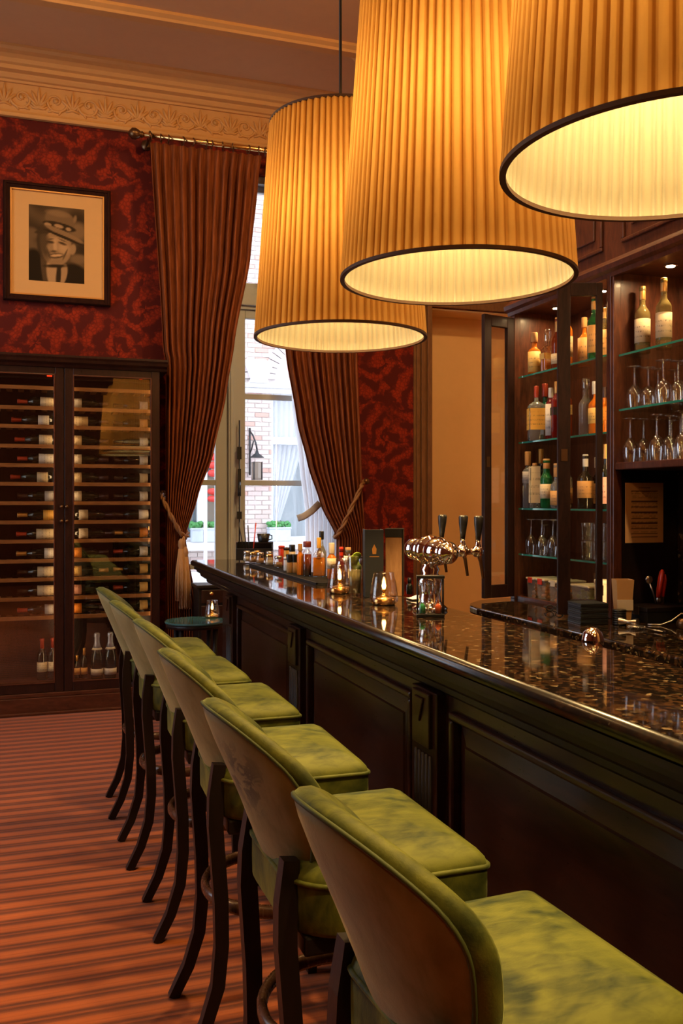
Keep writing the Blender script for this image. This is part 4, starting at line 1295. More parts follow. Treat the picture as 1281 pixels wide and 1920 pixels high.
br = thing('bar_counter', 'dark mahogany bar front with raised panels, pilasters and moulded cornice', 'bar', (0, 0, 0))
b = MB(); b.box(BX + 0.012, BX + 0.24, BY0, BY1, 0, 1.0)
obj('carcass', b, M['mahogany_y'], br)
b = MB()
prof = [(BX + 0.24, 0.975), (BX, 0.975), (BX - 0.012, 0.985), (BX - 0.014, 1.0), (BX - 0.03, 1.008), (BX - 0.05, 1.022), (BX - 0.058, 1.042), (BX - 0.075, 1.048), (BX - 0.078, 1.06), (BX - 0.092, 1.066), (BX - 0.095, 1.0815), (BX + 0.24, 1.0815)]
b.prism(prof, 'y', BY0, 5.80)
obj('cornice', b, M['ebony'], br)
b = MB(); b.box(BX - 0.02, BX + 0.02, BY0, BY1, 0, 0.14); b.box(BX - 0.012, BX + 0.02, BY0, BY1, 0.14, 0.165)
obj('skirting', b, M['mahogany_y'], br, bevel=0.004)
PIL = [0.99, 2.33, 3.67, 5.01]
PW = 0.085
for yc in PIL:
    b = MB(); b.box(BX - 0.028, BX + 0.014, yc - PW, yc + PW, 0, 0.976)
    pi_ = obj('pilaster', b, M['mahogany'], br, bevel=0.003)
    for k in range(5):
        yy = yc - 0.048 + 0.024 * k
        b = MB(); b.tube([(BX - 0.028, yy, 0.20), (BX - 0.028, yy, 0.80)], 0.0085, 8)
        obj('reed', b, M['ebony'], pi_)
    b = MB(); b.box(BX - 0.040, BX - 0.02, yc - 0.058, yc + 0.058, 0.82, 0.97)
    b.prism([(yc - 0.03, 0.955), (yc + 0.03, 0.955), (yc, 0.885)], 'x', BX - 0.046, BX - 0.038)  # raised wedge stands in for a triangular patch of lamp light
    obj('cap_with_light_wedge', b, M['mahogany'], pi_, bevel=0.003)
    b = MB(); b.box(BX - 0.035, BX, yc - PW - 0.008, yc + PW + 0.008, 0, 0.16)
    obj('pilaster_foot', b, M['mahogany'], pi_, bevel=0.004)
edges = [(PIL[i] + PW, PIL[i + 1] - PW) for i in range(3)] + [(BY0, PIL[0] - PW)]
for y0, y1 in edges:
    b = MB()
    b.box(BX, BX + 0.014, y0, y1, 0.935, 0.976); b.box(BX, BX + 0.014, y0, y1, 0.165, 0.24)
    b.box(BX, BX + 0.014, y0, y0 + 0.05, 0.24, 0.935); b.box(BX, BX + 0.014, y1 - 0.05, y1, 0.24, 0.935)
    fr = obj('panel_frame', b, M['mahogany_y'], br)
    def ring(y0, y1, z0, z1, w, x0, x1):
        b = MB()
        b.box(x0, x1, y0, y1, z1 - w, z1); b.box(x0, x1, y0, y1, z0, z0 + w)
        b.box(x0, x1, y0, y0 + w, z0 + w, z1 - w); b.box(x0, x1, y1 - w, y1, z0 + w, z1 - w)
        return b
    obj('bolection', ring(y0 + 0.045, y1 - 0.045, 0.235, 0.94, 0.022, BX - 0.016, BX + 0.014), M['mahogany_y'], fr, bevel=0.007, segs=3)
    b = MB()
    q0, q1 = y0 + 0.10, y1 - 0.10
    v0 = [(BX + 0.012, y0 + 0.067, 0.257), (BX + 0.012, y1 - 0.067, 0.257), (BX + 0.012, y1 - 0.067, 0.918), (BX + 0.012, y0 + 0.067, 0.918)]
    v1 = [(BX + 0.002, q0 + 0.02, 0.31), (BX + 0.002, q1 - 0.02, 0.31), (BX + 0.002, q1 - 0.02, 0.863), (BX + 0.002, q0 + 0.02, 0.863)]
    v2 = [(BX - 0.004, q0 + 0.024, 0.314), (BX - 0.004, q1 - 0.024, 0.314), (BX - 0.004, q1 - 0.024, 0.859), (BX - 0.004, q0 + 0.024, 0.859)]
    fs = []
    for s_ in (0, 4):
        for k in range(4): fs.append((s_ + k, s_ + (k + 1) % 4, s_ + 4 + (k + 1) % 4, s_ + 4 + k))
    fs.append((8, 9, 10, 11))
    b.add(v0 + v1 + v2, fs)
    fix_normals(obj('field_panel', b, M['mahogany_y'], fr))
fr = thing('foot_rail', 'steel foot rail running low along the bar front', 'foot rail', (0, 0, 0))
b = MB(); b.tube([(0.91, 0.4, 0.068), (0.91, 5.3, 0.068)], 0.022, 14); b.lathe([(0.022, 0), (0.026, 0.005), (0.018, 0.025), (0.001, 0.03)], 12, M=Matrix.Translation((0.91, 5.3, 0.068)) @ Matrix.Rotation(R(-90), 4, 'X'))
obj('rail', b, M['steel'], fr)
for y in (0.66, 2.33, 3.67, 5.01):
    b = MB(); b.tube([(0.91, y, 0.068), (0.96, y, 0.068), (BX - 0.04, y, 0.068)], 0.012, 8); b.tube([(0.91, y - 0.02, 0.068), (0.91, y + 0.02, 0.068)], 0.028, 12)
    b.lathe([(0.035, 0), (0.035, 0.012)], 12, M=Matrix.Translation((BX - 0.048, y, 0.068)) @ Matrix.Rotation(R(-90), 4, 'Y'))
    obj('rail_bracket', b, M['steel'], fr)

# ------------------------------------------------------------------ bar stools
def outline(n=56):
    """plan of the seat: square front, round back"""
    pts = []
    def arc(cx, cy, r, a0, a1, k):
        for i in range(k): pts.append((cx + r * math.cos(R(a0 + (a1 - a0) * i / (k - 1))), cy + r * math.sin(R(a0 + (a1 - a0) * i / (k - 1)))))
    arc(0.225 - 0.018, 0.230 - 0.018, 0.018, 0, 90, 7)
    arc(-0.195 + 0.13, 0.230 - 0.13, 0.13, 90, 180, 14)
    arc(-0.195 + 0.13, -0.230 + 0.13, 0.13, 180, 270, 14)
    arc(0.225 - 0.018, -0.230 + 0.018, 0.018, 270, 360, 7)
    out = []
    for i, p in enumerate(pts):            # denser along the straights
        q = pts[(i + 1) % len(pts)]
        d = math.hypot(q[0] - p[0], q[1] - p[1])
        k = max(1, int(d / 0.04))
        for j in range(k): out.append((p[0] + (q[0] - p[0]) * j / k, p[1] + (q[1] - p[1]) * j / k))
    return out


def loft(b, rings, m=0, cap0=False, cap1=False, smooth=True):
    n = len(rings[0]); vs = [p for r in rings for p in r]; fs = []
    for j in range(len(rings) - 1):
        for i in range(n):
            i2 = (i + 1) % n
            fs.append((j * n + i, j * n + i2, (j + 1) * n + i2, (j + 1) * n + i))
    if cap0: fs.append(tuple(range(n - 1, -1, -1)))
    if cap1: fs.append(tuple((len(rings) - 1) * n + i for i in range(n)))
    b.add(vs, fs, m, smooth)


def make_stool():
    t = thing('bar_stool', '', 'bar stool', (0, 0, 0), group='green velvet bar stools along the bar')
    ol = outline()
    cx = 0.01
    def ring(k, z, sag=0.0): return [(cx + (x - cx) * k, y * k, z + sag * (abs(x) + abs(y))) for x, y in ol]
    b = MB()
    loft(b, [ring(0.90, 0.640), ring(0.97, 0.642), ring(0.995, 0.652), ring(1.0, 0.69), ring(1.0, 0.742), ring(0.997, 0.750), ring(0.982, 0.760), ring(0.93, 0.773), ring(0.80, 0.789), ring(0.6, 0.799), ring(0.3, 0.804), ring(0.02, 0.805)], cap0=True, cap1=True)
    obj('seat', b, M['velvet'], t)
    b = MB(); b.tube([(cx + (x - cx) * 1.004, y * 1.004, 0.745) for x, y in ol], 0.0055, 6, closed=True)
    obj('seat_piping', b, M['velvet'], t)
    # backrest: outline in (y, s), s runs up the tilted back
    n = 64; HB = 0.322
    out = []
    for i in range(n):
        a = 2 * PI * i / n
        c_, s_ = math.cos(a), math.sin(a)
        ex = 3.6 if s_ < 0 else 2.4
        yy = math.copysign(abs(c_) ** (2 / ex), c_); ss = math.copysign(abs(s_) ** (2 / ex), s_)
        s01 = 0.5 + 0.5 * ss
        hw = 0.152 + 0.048 * min(1, s01 / 0.8) ** 0.8
        crown = 0.055 * (1 - abs(yy) ** 2.0) * max(0, ss)
        out.append((yy * hw, s01 * HB + crown - 0.03 * (1 - abs(yy) ** 2) * max(0, -ss)))
    TH = 0.072
    def P(y, s, dx=0.0):
        s_ = s / HB
        x = -0.178 - 0.105 * s_ - 0.02 * s_ * s_ + 2.7 * y * y * (0.75 + 0.25 * s_) + dx
        return (x, y, 0.715 + s * 0.945)
    sc_ = HB * 0.52
    def rg(k, dx, grow=0.0):
        r = []
        for y, s in out:
            yy, ss = y * k, sc_ + (s - sc_) * k
            L = math.hypot(y, (s - sc_)) or 1
            r.append(P(yy + grow * y / L, ss + grow * (s - sc_) / L, dx))
        return r
    b = MB()
    loft(b, [rg(1.0, 0.0), rg(1.0, 0.004, 0.006), rg(1.0, 0.014, 0.011), rg(1.0, 0.030, 0.011), rg(1.0, 0.042, 0.004), rg(0.96, 0.051), rg(0.85, 0.058), rg(0.6, 0.062), rg(0.3, 0.063), rg(0.02, 0.063)], cap1=True)
    obj('backrest', b, M['velvet'], t)
    b = MB(); loft(b, [rg(0.995, 0.004), rg(0.97, -0.003), rg(0.85, -0.008), rg(0.6, -0.012), rg(0.3, -0.013), rg(0.02, -0.013)], cap1=True)
    bp = obj('back_panel', b, M['velvet_tan'], t); bp['label'] = 'pale brushed outer back panel'
    b = MB(); b.tube(rg(1.0, 0.0, 0.002), 0.0042, 6, closed=True)
    obj('back_piping', b, M['velvet_line'], t)
    def leg(path, sz):
        b = MB(); b.tube(path, sz, 4, smooth=False, up=(1, 0, 0)); return b
    for s_ in (-1, 1):
        y = 0.165 * s_
        path = [(-0.184, y * 0.91, 0.785), (-0.194, y * 0.93, 0.70), (-0.196, y * 0.96, 0.62), (-0.182, y, 0.42), (-0.180, y, 0.30), (-0.19, y, 0.19), (-0.222, y, 0.09), (-0.268, y, 0.0)]
        obj('leg', leg(path, [0.024, 0.028, 0.028, 0.027, 0.026, 0.025, 0.023, 0.021]), M['ebony'], t)
        obj('leg', leg([(0.165, 0.178 * s_, 0.645), (0.166, 0.178 * s_, 0.4), (0.172, 0.18 * s_, 0.0)], [0.029, 0.026, 0.02]), M['ebony'], t)
    b = MB(); b.box(-0.165, 0.175, -0.19, 0.19, 0.60, 0.641)
    obj('seat_frame', b, M['ebony'], t, bevel=0.006)
    b = MB()
    b.tube([(0.01 + 0.205 * math.cos(k * PI / 20), 0.212 * math.sin(k * PI / 20), 0.385) for k in range(40)], 0.02, 8, closed=True, sx=0.62, sy=0.95, up=(0, 0, 1))
    hp = obj('foot_hoop', b, wood('hoop_walnut', (0.05, 0.022, 0.013), (0.11, 0.05, 0.026), 0.2), t); hp['label'] = 'bent walnut foot hoop'
    return t


st0 = make_stool()
for i, (x, y, rz, lab) in enumerate((
        (0.685, 1.268, 4, 'green velvet bar stool nearest the viewer, cut by the bottom edge'),
        (0.665, 1.905, 1, 'green velvet bar stool, second from the viewer, with dark stains on its back panel'),
        (0.662, 2.595, -1, 'green velvet bar stool, third from the viewer, between stained stool and fourth one'),
        (0.662, 3.29, 0, 'green velvet bar stool, fourth from the viewer and third from the cabinet end'),
        (0.63, 3.945, 1, 'green velvet bar stool, next to last in the row toward the wine cabinet'),
        (0.615, 4.56, -2, 'green velvet bar stool at the far end of the row beside the wine cabinet'))):
    o = st0 if i == 0 else copy_tree(st0)
    o.location = (x, y, 0); o.rotation_euler = (0, 0, R(rz)); o['label'] = lab
    if i == 1:
        for c_ in o.children:
            if c_.name.startswith('back_panel'):
                c_.material_slots[0].link = 'OBJECT'; c_.material_slots[0].material = M['velvet_stained']; c_['label'] = 'tan back panel with dark stains'

# ------------------------------------------------------------------ things on the bar
def ontop(px, py, z=BT + 0.0006): return on(px, py, Z=z)


def tealight(label, loc, sc=1.0):
    t = thing('candle_lantern', label, 'candle lantern', loc, group='smoked glass candle lanterns')
    b = MB(); b.lathe([(0.046, 0.004), (0.052, 0.012), (0.052, 0.03), (0.046, 0.075), (0.037, 0.114), (0.0385, 0.117), (0.0345, 0.114), (0.0435, 0.075), (0.0495, 0.03), (0.0495, 0.014), (0.044, 0.008)], 32, cap=False)
    b.v = [(x * sc, y * sc, z * sc) for x, y, z in b.v]
    obj('glass_shade', b, M['smoke'], t)
    b = MB(); b.lathe([(0.040, 0.0), (0.043, 0.003), (0.043, 0.020), (0.036, 0.026), (0.020, 0.030), (0.008, 0.036), (0.006, 0.048), (0.010, 0.052), (0.010, 0.056)], 28)
    b.v = [(x * sc, y * sc, z * sc) for x, y, z in b.v]
    obj('brass_base', b, M['brass'], t)
    b = MB(); b.lathe([(0.001, 0.054), (0.006, 0.058), (0.0085, 0.068), (0.005, 0.084), (0.001, 0.100)], 10)
    b.v = [(x * sc, y * sc, z * sc) for x, y, z in b.v]
    obj('flame', b, M['flame'], t)
    return t


M['flame'] = glow('candle_flame', (1.0, 0.58, 0.17), 18.0)
tealight('smoked glass candle lantern on the bar beside the bottles', ontop(637, 1112))
tealight('smoked glass candle lantern on the bar in front of black menus', ontop(720, 1133))

# menus standing on the bar
p = ontop(701, 1118)
mn = thing('menu_book', 'tall charcoal menu book with small gold crest standing behind candle lantern', 'menu', p, -YAW + R(4))
b = MB(); b.box(-0.040, -0.036, -0.045, 0.045, 0, 0.268); b.box(0.030, 0.034, -0.045, 0.045, 0, 0.268); b.box(-0.040, 0.034, -0.049, -0.045, 0, 0.268)
obj('cover', b, M['slate'], mn, bevel=0.001)
b = MB(); b.box(-0.036, 0.030, -0.044, 0.040, 0.004, 0.264)
obj('pages', b, M['cream'], mn)
b = MB(); b.prism([(-0.010, 0.172), (0.004, 0.172), (0.006, 0.192), (0.000, 0.204), (-0.003, 0.21), (-0.006, 0.204), (-0.012, 0.192)], 'y', -0.0498, -0.0489)
b.box(-0.022, 0.016, -0.0498, -0.0489, 0.160, 0.163)
obj('crest', b, M['gilt'], mn)
p = ontop(741, 1116)
mn = thing('menu_book', 'tan wood fronted menu holder with dark top standing right of charcoal menu', 'menu', p, -YAW - R(8))
b = MB(); b.box(-0.036, 0.030, -0.030, 0.030, 0, 0.266); 
obj('pages', b, wood('tan_veneer', (0.33, 0.16, 0.07), (0.50, 0.27, 0.13), 0.4), mn, bevel=0.001)
b = MB(); b.box(-0.038, 0.034, -0.033, -0.029, 0.236, 0.27); b.box(0.030, 0.035, -0.033, 0.034, 0, 0.27); b.box(-0.038, 0.034, 0.030, 0.034, 0, 0.27)
obj('cover', b, M['black'], mn, bevel=0.001)

# beer tap
TX, TY = 1.31, 2.905
tp = thing('beer_tap', 'polished chrome beer tap tower with three black handles on the bar', 'beer tap', (TX, TY, BT + 0.0006))
b = MB(); b.lathe([(0.060, 0), (0.062, 0.008), (0.050, 0.018), (0.040, 0.03), (0.036, 0.06), (0.042, 0.09), (0.046, 0.105), (0.036, 0.118), (0.028, 0.128), (0.034, 0.142), (0.026, 0.155), (0.024, 0.18)], 28)
obj('column', b, M['chrome'], tp)
AZ = 0.207
prof = [(0.001, -0.185), (0.016, -0.183), (0.018, -0.172), (0.030, -0.166), (0.038, -0.150), (0.038, -0.132), (0.026, -0.122), (0.024, -0.112), (0.034, -0.102), (0.045, -0.085), (0.050, -0.06), (0.047, -0.04), (0.030, -0.034),
        (0.032, -0.028), (0.050, -0.018), (0.056, 0.0), (0.050, 0.020), (0.032, 0.030), (0.030, 0.036), (0.040, 0.046), (0.044, 0.07), (0.036, 0.095), (0.026, 0.105), (0.036, 0.115), (0.040, 0.135), (0.034, 0.155), (0.018, 0.165), (0.001, 0.167)]
b = MB(); b.lathe(prof, 30, M=Matrix.Translation((0, 0, AZ)) @ Matrix.Rotation(R(-90), 4, 'X'))
obj('manifold', b, M['chrome'], tp)
for yy in (0.10, -0.07, -0.185):
    b = MB()
    b.lathe([(0.016, 0.02), (0.016, 0.045), (0.010, 0.052), (0.010, 0.075), (0.018, 0.080), (0.020, 0.092), (0.016, 0.104), (0.001, 0.108)], 16, M=Matrix.Translation((0, yy, AZ + 0.005)) @ Matrix.Rotation(R(90), 4, 'Y'))
    b.lathe([(0.009, 0), (0.012, 0.006), (0.008, 0.02), (0.008, 0.035)], 12, M=Matrix.Translation((0.092, yy, AZ + 0.012)))
    fa = obj('faucet', b, M['chrome'], tp)
    b = MB(); b.tube([(0.094, yy, AZ), (0.100, yy - 0.004, AZ - 0.03), (0.108, yy - 0.006, AZ - 0.085)], [0.009, 0.006, 0.005], 10)
    obj('spout', b, M['bronze'], fa)
    b = MB(); b.tube([(0.092, yy, AZ + 0.04), (0.093, yy, AZ + 0.06), (0.094, yy, AZ + 0.095), (0.095, yy, AZ + 0.118), (0.095, yy, AZ + 0.124)], [0.008, 0.010, 0.015, 0.017, 0.013], 12)
    obj('handle', b, M['black'], tp)

# three-glass sand timer standing in front of the tap
p = ontop(807, 1156)
tm = thing('sand_timer', 'black framed sand timer with three hourglasses in front of the beer tap', 'timer', p, -YAW)
b = MB(); b.box(-0.046, 0.046, -0.016, 0.016, 0, 0.010)
obj('base', b, M['black'], tm, bevel=0.002)
b = MB(); b.box(-0.046, 0.046, -0.016, 0.016, 0.126, 0.136)
obj('top', b, M['black'], tm, bevel=0.002)
for x_ in (-0.042, 0.042):
    b = MB(); b.tube([(x_, 0, 0.01), (x_, 0, 0.126)], 0.0035, 8); obj('post', b, M['black'], tm)
for x_, sm_ in ((-0.026, 'green_sand'), (0.0, None), (0.026, 'orange_sand')):
    b = MB(); b.lathe([(0.010, 0.010), (0.0115, 0.02), (0.0115, 0.045), (0.008, 0.058), (0.003, 0.067), (0.003, 0.069), (0.008, 0.078), (0.0115, 0.091), (0.0115, 0.116), (0.010, 0.126)], 16, M=Matrix.Translation((x_, 0, 0)))
    hg = obj('hourglass', b, M['glass'], tm)
    if sm_:
        b = MB(); b.lathe([(0.0105, 0.0115), (0.0105, 0.034), (0.004, 0.042), (0.001, 0.043)], 14, M=Matrix.Translation((x_, 0, 0)))
        obj('sand', b, M[sm_], hg)
p = ontop(768, 1114)
t = thing('dropper_bottle', 'tiny dark bottle with black cap behind the tan menu holder', 'bottle', p)
b = MB(); b.lathe(bottle_prof(0.012, 0.06, 0.006, 0.035, 0.01), 14); obj('bottle_glass', b, M['wine'], t)
b = MB(); b.lathe([(0.008, 0.045), (0.008, 0.066), (0.001, 0.068)], 12); obj('cap', b, M['black'], t)
p = ontop(781, 1124)
b = MB()
def nap(u, v): return (p.x - 0.03 + 0.06 * u, p.y - 0.03 + 0.06 * v, BT + 0.004 + 0.014 * (0.5 + 0.5 * math.sin(u * 7 + v * 5)) * math.sin(PI * u) * math.sin(PI * v) + 0.001)
b.sheet(12, 12, nap)
tag(obj('paper_napkin', b, M['white'], solid=0.002), 'small crumpled white napkin lying on the bar left of the tap', 'napkin')

# rubber mat with the bottles of the mixing station
mat_x0, mat_x1, mat_y0, mat_y1 = 1.20, 1.385, 3.90, 5.25
b = MB(); b.box(mat_x0, mat_x1, mat_y0, mat_y1, BT + 0.0003, BT + 0.006)
b.box(mat_x0, mat_x0 + 0.008, mat_y0, mat_y1, BT + 0.006, BT + 0.013); b.box(mat_x0, mat_x1, mat_y0, mat_y0 + 0.008, BT + 0.006, BT + 0.013)
for k in range(40):
    yy = mat_y0 + 0.02 + k * (mat_y1 - mat_y0 - 0.03) / 40
    b.box(mat_x0 + 0.012, mat_x1 - 0.005, yy, yy + 0.012, BT + 0.006, BT + 0.0085)
tag(obj('bar_mat', b, M['rubber']), 'long black rubber bar mat under the mixing bottles', 'mat')
MZ = BT + 0.0090


def squarish(b, hw, hd, z0, z1, rn, zs, zn, m=0):
    """a bottle with a rounded square body"""
    def sq(k, z, rnd=0.0):
        r = []
        for i in range(24):
            a = 2 * PI * i / 24
            c_, s_ = math.cos(a), math.sin(a)
            e = 0.35
            x = math.copysign(abs(c_) ** e, c_) * hw; y = math.copysign(abs(s_) ** e, s_) * hd
            r.append((x * k * (1 - rnd) + rn * c_ * rnd, y * k * (1 - rnd) + rn * s_ * rnd, z))
        return r
    loft(b, [sq(0.94, z0), sq(1, z0 + 0.004), sq(1, z1), sq(0.97, z1 + (zs - z1) * 0.35, 0.12), sq(0.9, z1 + (zs - z1) * 0.7, 0.55), sq(1, zs, 1.0), sq(1, zn, 1.0)], m, True, True)


def bottle(name, label, loc, r, h, body, cap, lab=None, lz=(0.2, 0.6), caph=0.05, capr=None, neck=0.34, hb=0.56, hs=0.16, square=False, clear_top=None, group=None, rz=0.0, neckband=None):
    """an upright bottle: glass, optional label and a cap"""
    t = thing(name, label, 'bottle', loc, rz, group)
    rn = r * neck
    b = MB()
    if square: squarish(b, r, r * 0.8, 0, h * hb, rn, h * (hb + hs), h - 0.01)
    else: b.lathe(bottle_prof(r, h, rn, h * hb, h * hs), 20)
    if clear_top is not None:
        top = h * clear_top
        if square:
            obj('bottle_glass', b, M['glass'], t)
            b2 = MB(); squarish(b2, r * 0.93, r * 0.74, 0.004, top, r * 0.9, top + 0.001, top + 0.0015)
        else:
            obj('bottle_glass', b, M['glass'], t)
            b2 = MB(); b2.lathe([(0.001, 0.004), (r * 0.9, 0.004), (r * 0.94, r * 0.15), (r * 0.94, top), (0.001, top)], 20)
        obj('liquid', b2, body, t)
    else:
        obj('bottle_glass', b, body, t)
    if lab:
        b = MB()
        if square:
            b.box(-r * 0.9, r * 0.9, -r * 0.8 - 0.0015, -r * 0.8 - 0.0003, h * lz[0], h * lz[1])
            b.box(-r - 0.0015, -r - 0.0003, -r * 0.7, r * 0.7, h * lz[0], h * lz[1])
        else: b.lathe([(r * 1.01, h * lz[0]), (r * 1.025, h * lz[0]), (r * 1.025, h * lz[1]), (r * 1.01, h * lz[1])], 20, cap=False)
        obj('label', b, LAB[lab] if isinstance(lab, str) else lab, t)
    if neckband:
        b = MB(); b.lathe([(rn * 1.06, h * (hb + hs) + 0.004), (rn * 1.12, h * (hb + hs) + 0.004), (rn * 1.12, h - caph), (rn * 1.06, h - caph)], 14, cap=False)
        obj('neck_label', b, LAB[neckband], t)
    cr = capr or rn * 1.35
    b = MB(); b.lathe([(cr * 0.96, h - caph), (cr, h - caph + 0.002), (cr, h + 0.004), (cr * 0.9, h + 0.007), (0.001, h + 0.007)], 16)
    obj('cap', b, cap, t)
    return t


def bp(px, py, xmax=1.365):
    q = ontop(px, py, MZ)
    if q.x > xmax: q = on(px, X=xmax); q.z = MZ
    return q


G = 'bottles on the bar mat'
bottle('whisky_bottle', 'square whisky bottle of orange spirit with yellow cap on bar mat', bp(598, 1080, 1.33), 0.032, 0.185, M['amber'], M['yellow'], caph=0.045, capr=0.011, neck=0.3, hb=0.50, hs=0.22, square=True, clear_top=0.50, group=G, rz=-YAW)
bottle('syrup_bottle', 'clear bottle of near black syrup with dark red stopper on bar mat', bp(576, 1080), 0.022, 0.165, M['dark_amber'], plain('dark_red_stopper', (0.12, 0.015, 0.012), 0.4), caph=0.022, capr=0.02, neck=0.45, hb=0.68, hs=0.14, clear_top=0.66, group=G)
bottle('syrup_bottle', 'slim amber syrup bottle with tan cap beside the dark syrup', bp(563, 1078), 0.017, 0.15, M['amber'], M['cork'], caph=0.028, capr=0.012, neck=0.5, hb=0.62, hs=0.16, group=G)
for k, (px, lab) in enumerate(((543, 'small tan shaker with black top, left one of the front pair on bar mat'), (553, 'small tan shaker with black top, right one of the front pair on bar mat'))):
    t = thing('cocktail_shaker', lab, 'shaker', bp(px, 1074), group='small shakers on the bar mat')
    b = MB(); b.lathe([(0.012, 0), (0.016, 0.002), (0.013, 0.052), (0.0125, 0.054)], 16); obj('body', b, M['cork'], t)
    b = MB(); b.lathe([(0.0125, 0.054), (0.013, 0.056), (0.019, 0.092), (0.018, 0.096), (0.001, 0.098)], 16); obj('top', b, M['black'], t)
bottle('bitters_bottle', 'dark capped bitters bottle with cream label behind the small shakers', bp(548, 1066), 0.018, 0.125, M['wine'], M['black'], lab='cream', lz=(0.25, 0.75), caph=0.03, capr=0.017, neck=0.55, hb=0.72, hs=0.08, group=G)
bottle('spirit_bottle', 'tall clear bottle with black cap behind the orange whisky', bp(603, 1072, 1.36), 0.024, 0.215, M['clearspirit'], M['black'], caph=0.035, capr=0.012, neck=0.36, hb=0.5, hs=0.24, group=G)
bottle('cordial_bottle', 'orange cordial bottle with cream cap and red band behind candle lantern', bp(622, 1085), 0.022, 0.165, M['amber'], M['cream'], lab='cream', lz=(0.3, 0.6), caph=0.045, capr=0.014, neck=0.5, hb=0.6, hs=0.12, neckband='orange', group=G)
bottle('sauce_bottle', 'small sauce bottle with bright red cap behind the candle lantern', bp(640, 1082), 0.018, 0.15, M['ruby'], M['red'], caph=0.035, capr=0.01, neck=0.5, group=G)
bottle('mixer_bottle', 'clear mixer bottle with cork coloured cap right of the red cap', bp(653, 1082), 0.020, 0.152, M['clearspirit'], M['cork'], lab='white', lz=(0.62, 0.8), caph=0.02, capr=0.014, neck=0.6, group=G)
t = thing('glass_jar', 'wide clear glass jar of dark cordial behind the candle lantern', 'jar', on(646, X=1.30) + Vector((0, 0, MZ - EYE)), group='jars at the mixing station')
b = MB(); b.lathe([(0.040, 0.0), (0.044, 0.004), (0.044, 0.085), (0.038, 0.10), (0.038, 0.118), (0.036, 0.118), (0.036, 0.1), (0.041, 0.085), (0.041, 0.006)], 24, cap=False); b.lathe([(0.001, 0.001), (0.043, 0.001)], 24); obj('jar_glass', b, M['glass'], t)
b = MB(); b.lathe([(0.001, 0.006), (0.040, 0.006), (0.040, 0.07), (0.001, 0.07)], 24); obj('cordial', b, M['ruby'], t)
t = thing('garnish_glass', 'tall glass of pale ice topped with lime slices beside charcoal menu', 'glass', ontop(666, 1116), group='glasses on the bar')
b = MB(); b.lathe([(0.022, 0.0), (0.025, 0.002), (0.031, 0.155), (0.030, 0.157), (0.0285, 0.155), (0.023, 0.01), (0.001, 0.008)], 24, cap=False); obj('glass', b, M['glass'], t)
b = MB(); b.lathe([(0.001, 0.010), (0.0225, 0.010), (0.0265, 0.105), (0.001, 0.105)], 20); obj('crushed_ice', b, liquid('pale_iced_cordial', (0.72, 0.56, 0.22), 0.4, 0.3), t)
for k in range(5):
    a = k * 1.3
    b = MB(); b.lathe([(0.001, 0), (0.018, 0), (0.019, 0.003), (0.018, 0.006), (0.001, 0.006)], 14, M=Matrix.Translation((0.008 * math.cos(a), 0.008 * math.sin(a), 0.112 + 0.012 * k)) @ Matrix.Rotation(R(60 + 15 * k), 4, 'X') @ Matrix.Rotation(a, 4, 'Z'))
    obj('lime_slice', b, M['lime'], t)
for k, (px, py, mt, hh, lab) in enumerate(((528, 1060, 'red', 0.115, 'small red canister behind the spice jars'), (538, 1061, 'yellow', 0.11, 'small yellow canister right of the red canister'), (538, 1070, 'white', 0.075, 'small white pot in front of red and yellow canisters'))):
    q = bp(px, py, 1.36)
    t = thing('canister', lab, 'canister', q, group='canisters on the bar mat')
    b = MB(); b.lathe([(0.016, 0), (0.018, 0.003), (0.018, hh - 0.02), (0.016, hh - 0.016)], 18); obj('body', b, M[mt], t)
    b = MB(); b.lathe([(0.0185, hh - 0.016), (0.0185, hh - 0.002), (0.001, hh)], 18); obj('lid', b, M['foil_dark'] if mt == 'yellow' else M[mt], t)
JT = ['leftmost in the front', 'second from the left in the front', 'third from the left in the front', 'fourth from the left in the front', 'rightmost in the front', 'left one in the back row', 'right one in the back row']
for k, (px, py) in enumerate(((463, 1053), (474, 1055), (488, 1056), (505, 1060), (522, 1064), (482, 1052), (505, 1054))):
    t = thing('spice_jar', 'small spice jar with metal lid, %s of the caddy' % JT[k], 'jar', bp(px, py, 1.36), group='spice jars by the caddy')
    b = MB(); b.lathe([(0.020, 0), (0.024, 0.004), (0.025, 0.035), (0.019, 0.046), (0.019, 0.052)], 18); obj('jar_glass', b, M['glass'], t)
    b = MB(); b.lathe([(0.001, 0.003), (0.021, 0.003), (0.022, 0.030), (0.001, 0.032)], 16); obj('spice', b, [M['cream'], M['cork'], M['kraft']][k % 3], t)
    b = MB(); b.lathe([(0.0205, 0.048), (0.022, 0.050), (0.022, 0.062), (0.018, 0.066), (0.001, 0.067)], 18); obj('lid', b, M['brass'] if k % 2 else M['steel'], t)
q = on(481, X=1.33); q.z = MZ
cd = thing('bar_caddy', 'black bar caddy box holding straws at the far end of the mat', 'caddy', q, -YAW)
b = MB(); b.box(-0.125, 0.105, 0.02, 0.026, 0, 0.115); b.box(-0.125, 0.105, -0.05, -0.044, 0, 0.075); b.box(-0.125, -0.119, -0.044, 0.02, 0, 0.115); b.box(0.099, 0.105, -0.044, 0.02, 0, 0.115); b.box(-0.12, 0.10, -0.044, 0.02, 0, 0.006)
obj('box', b, M['black'], cd, bevel=0.002)
b = MB(); b.box(-0.005, 0.099, -0.046, 0.022, 0.108, 0.113)
obj('shelf', b, M['ebony'], cd)
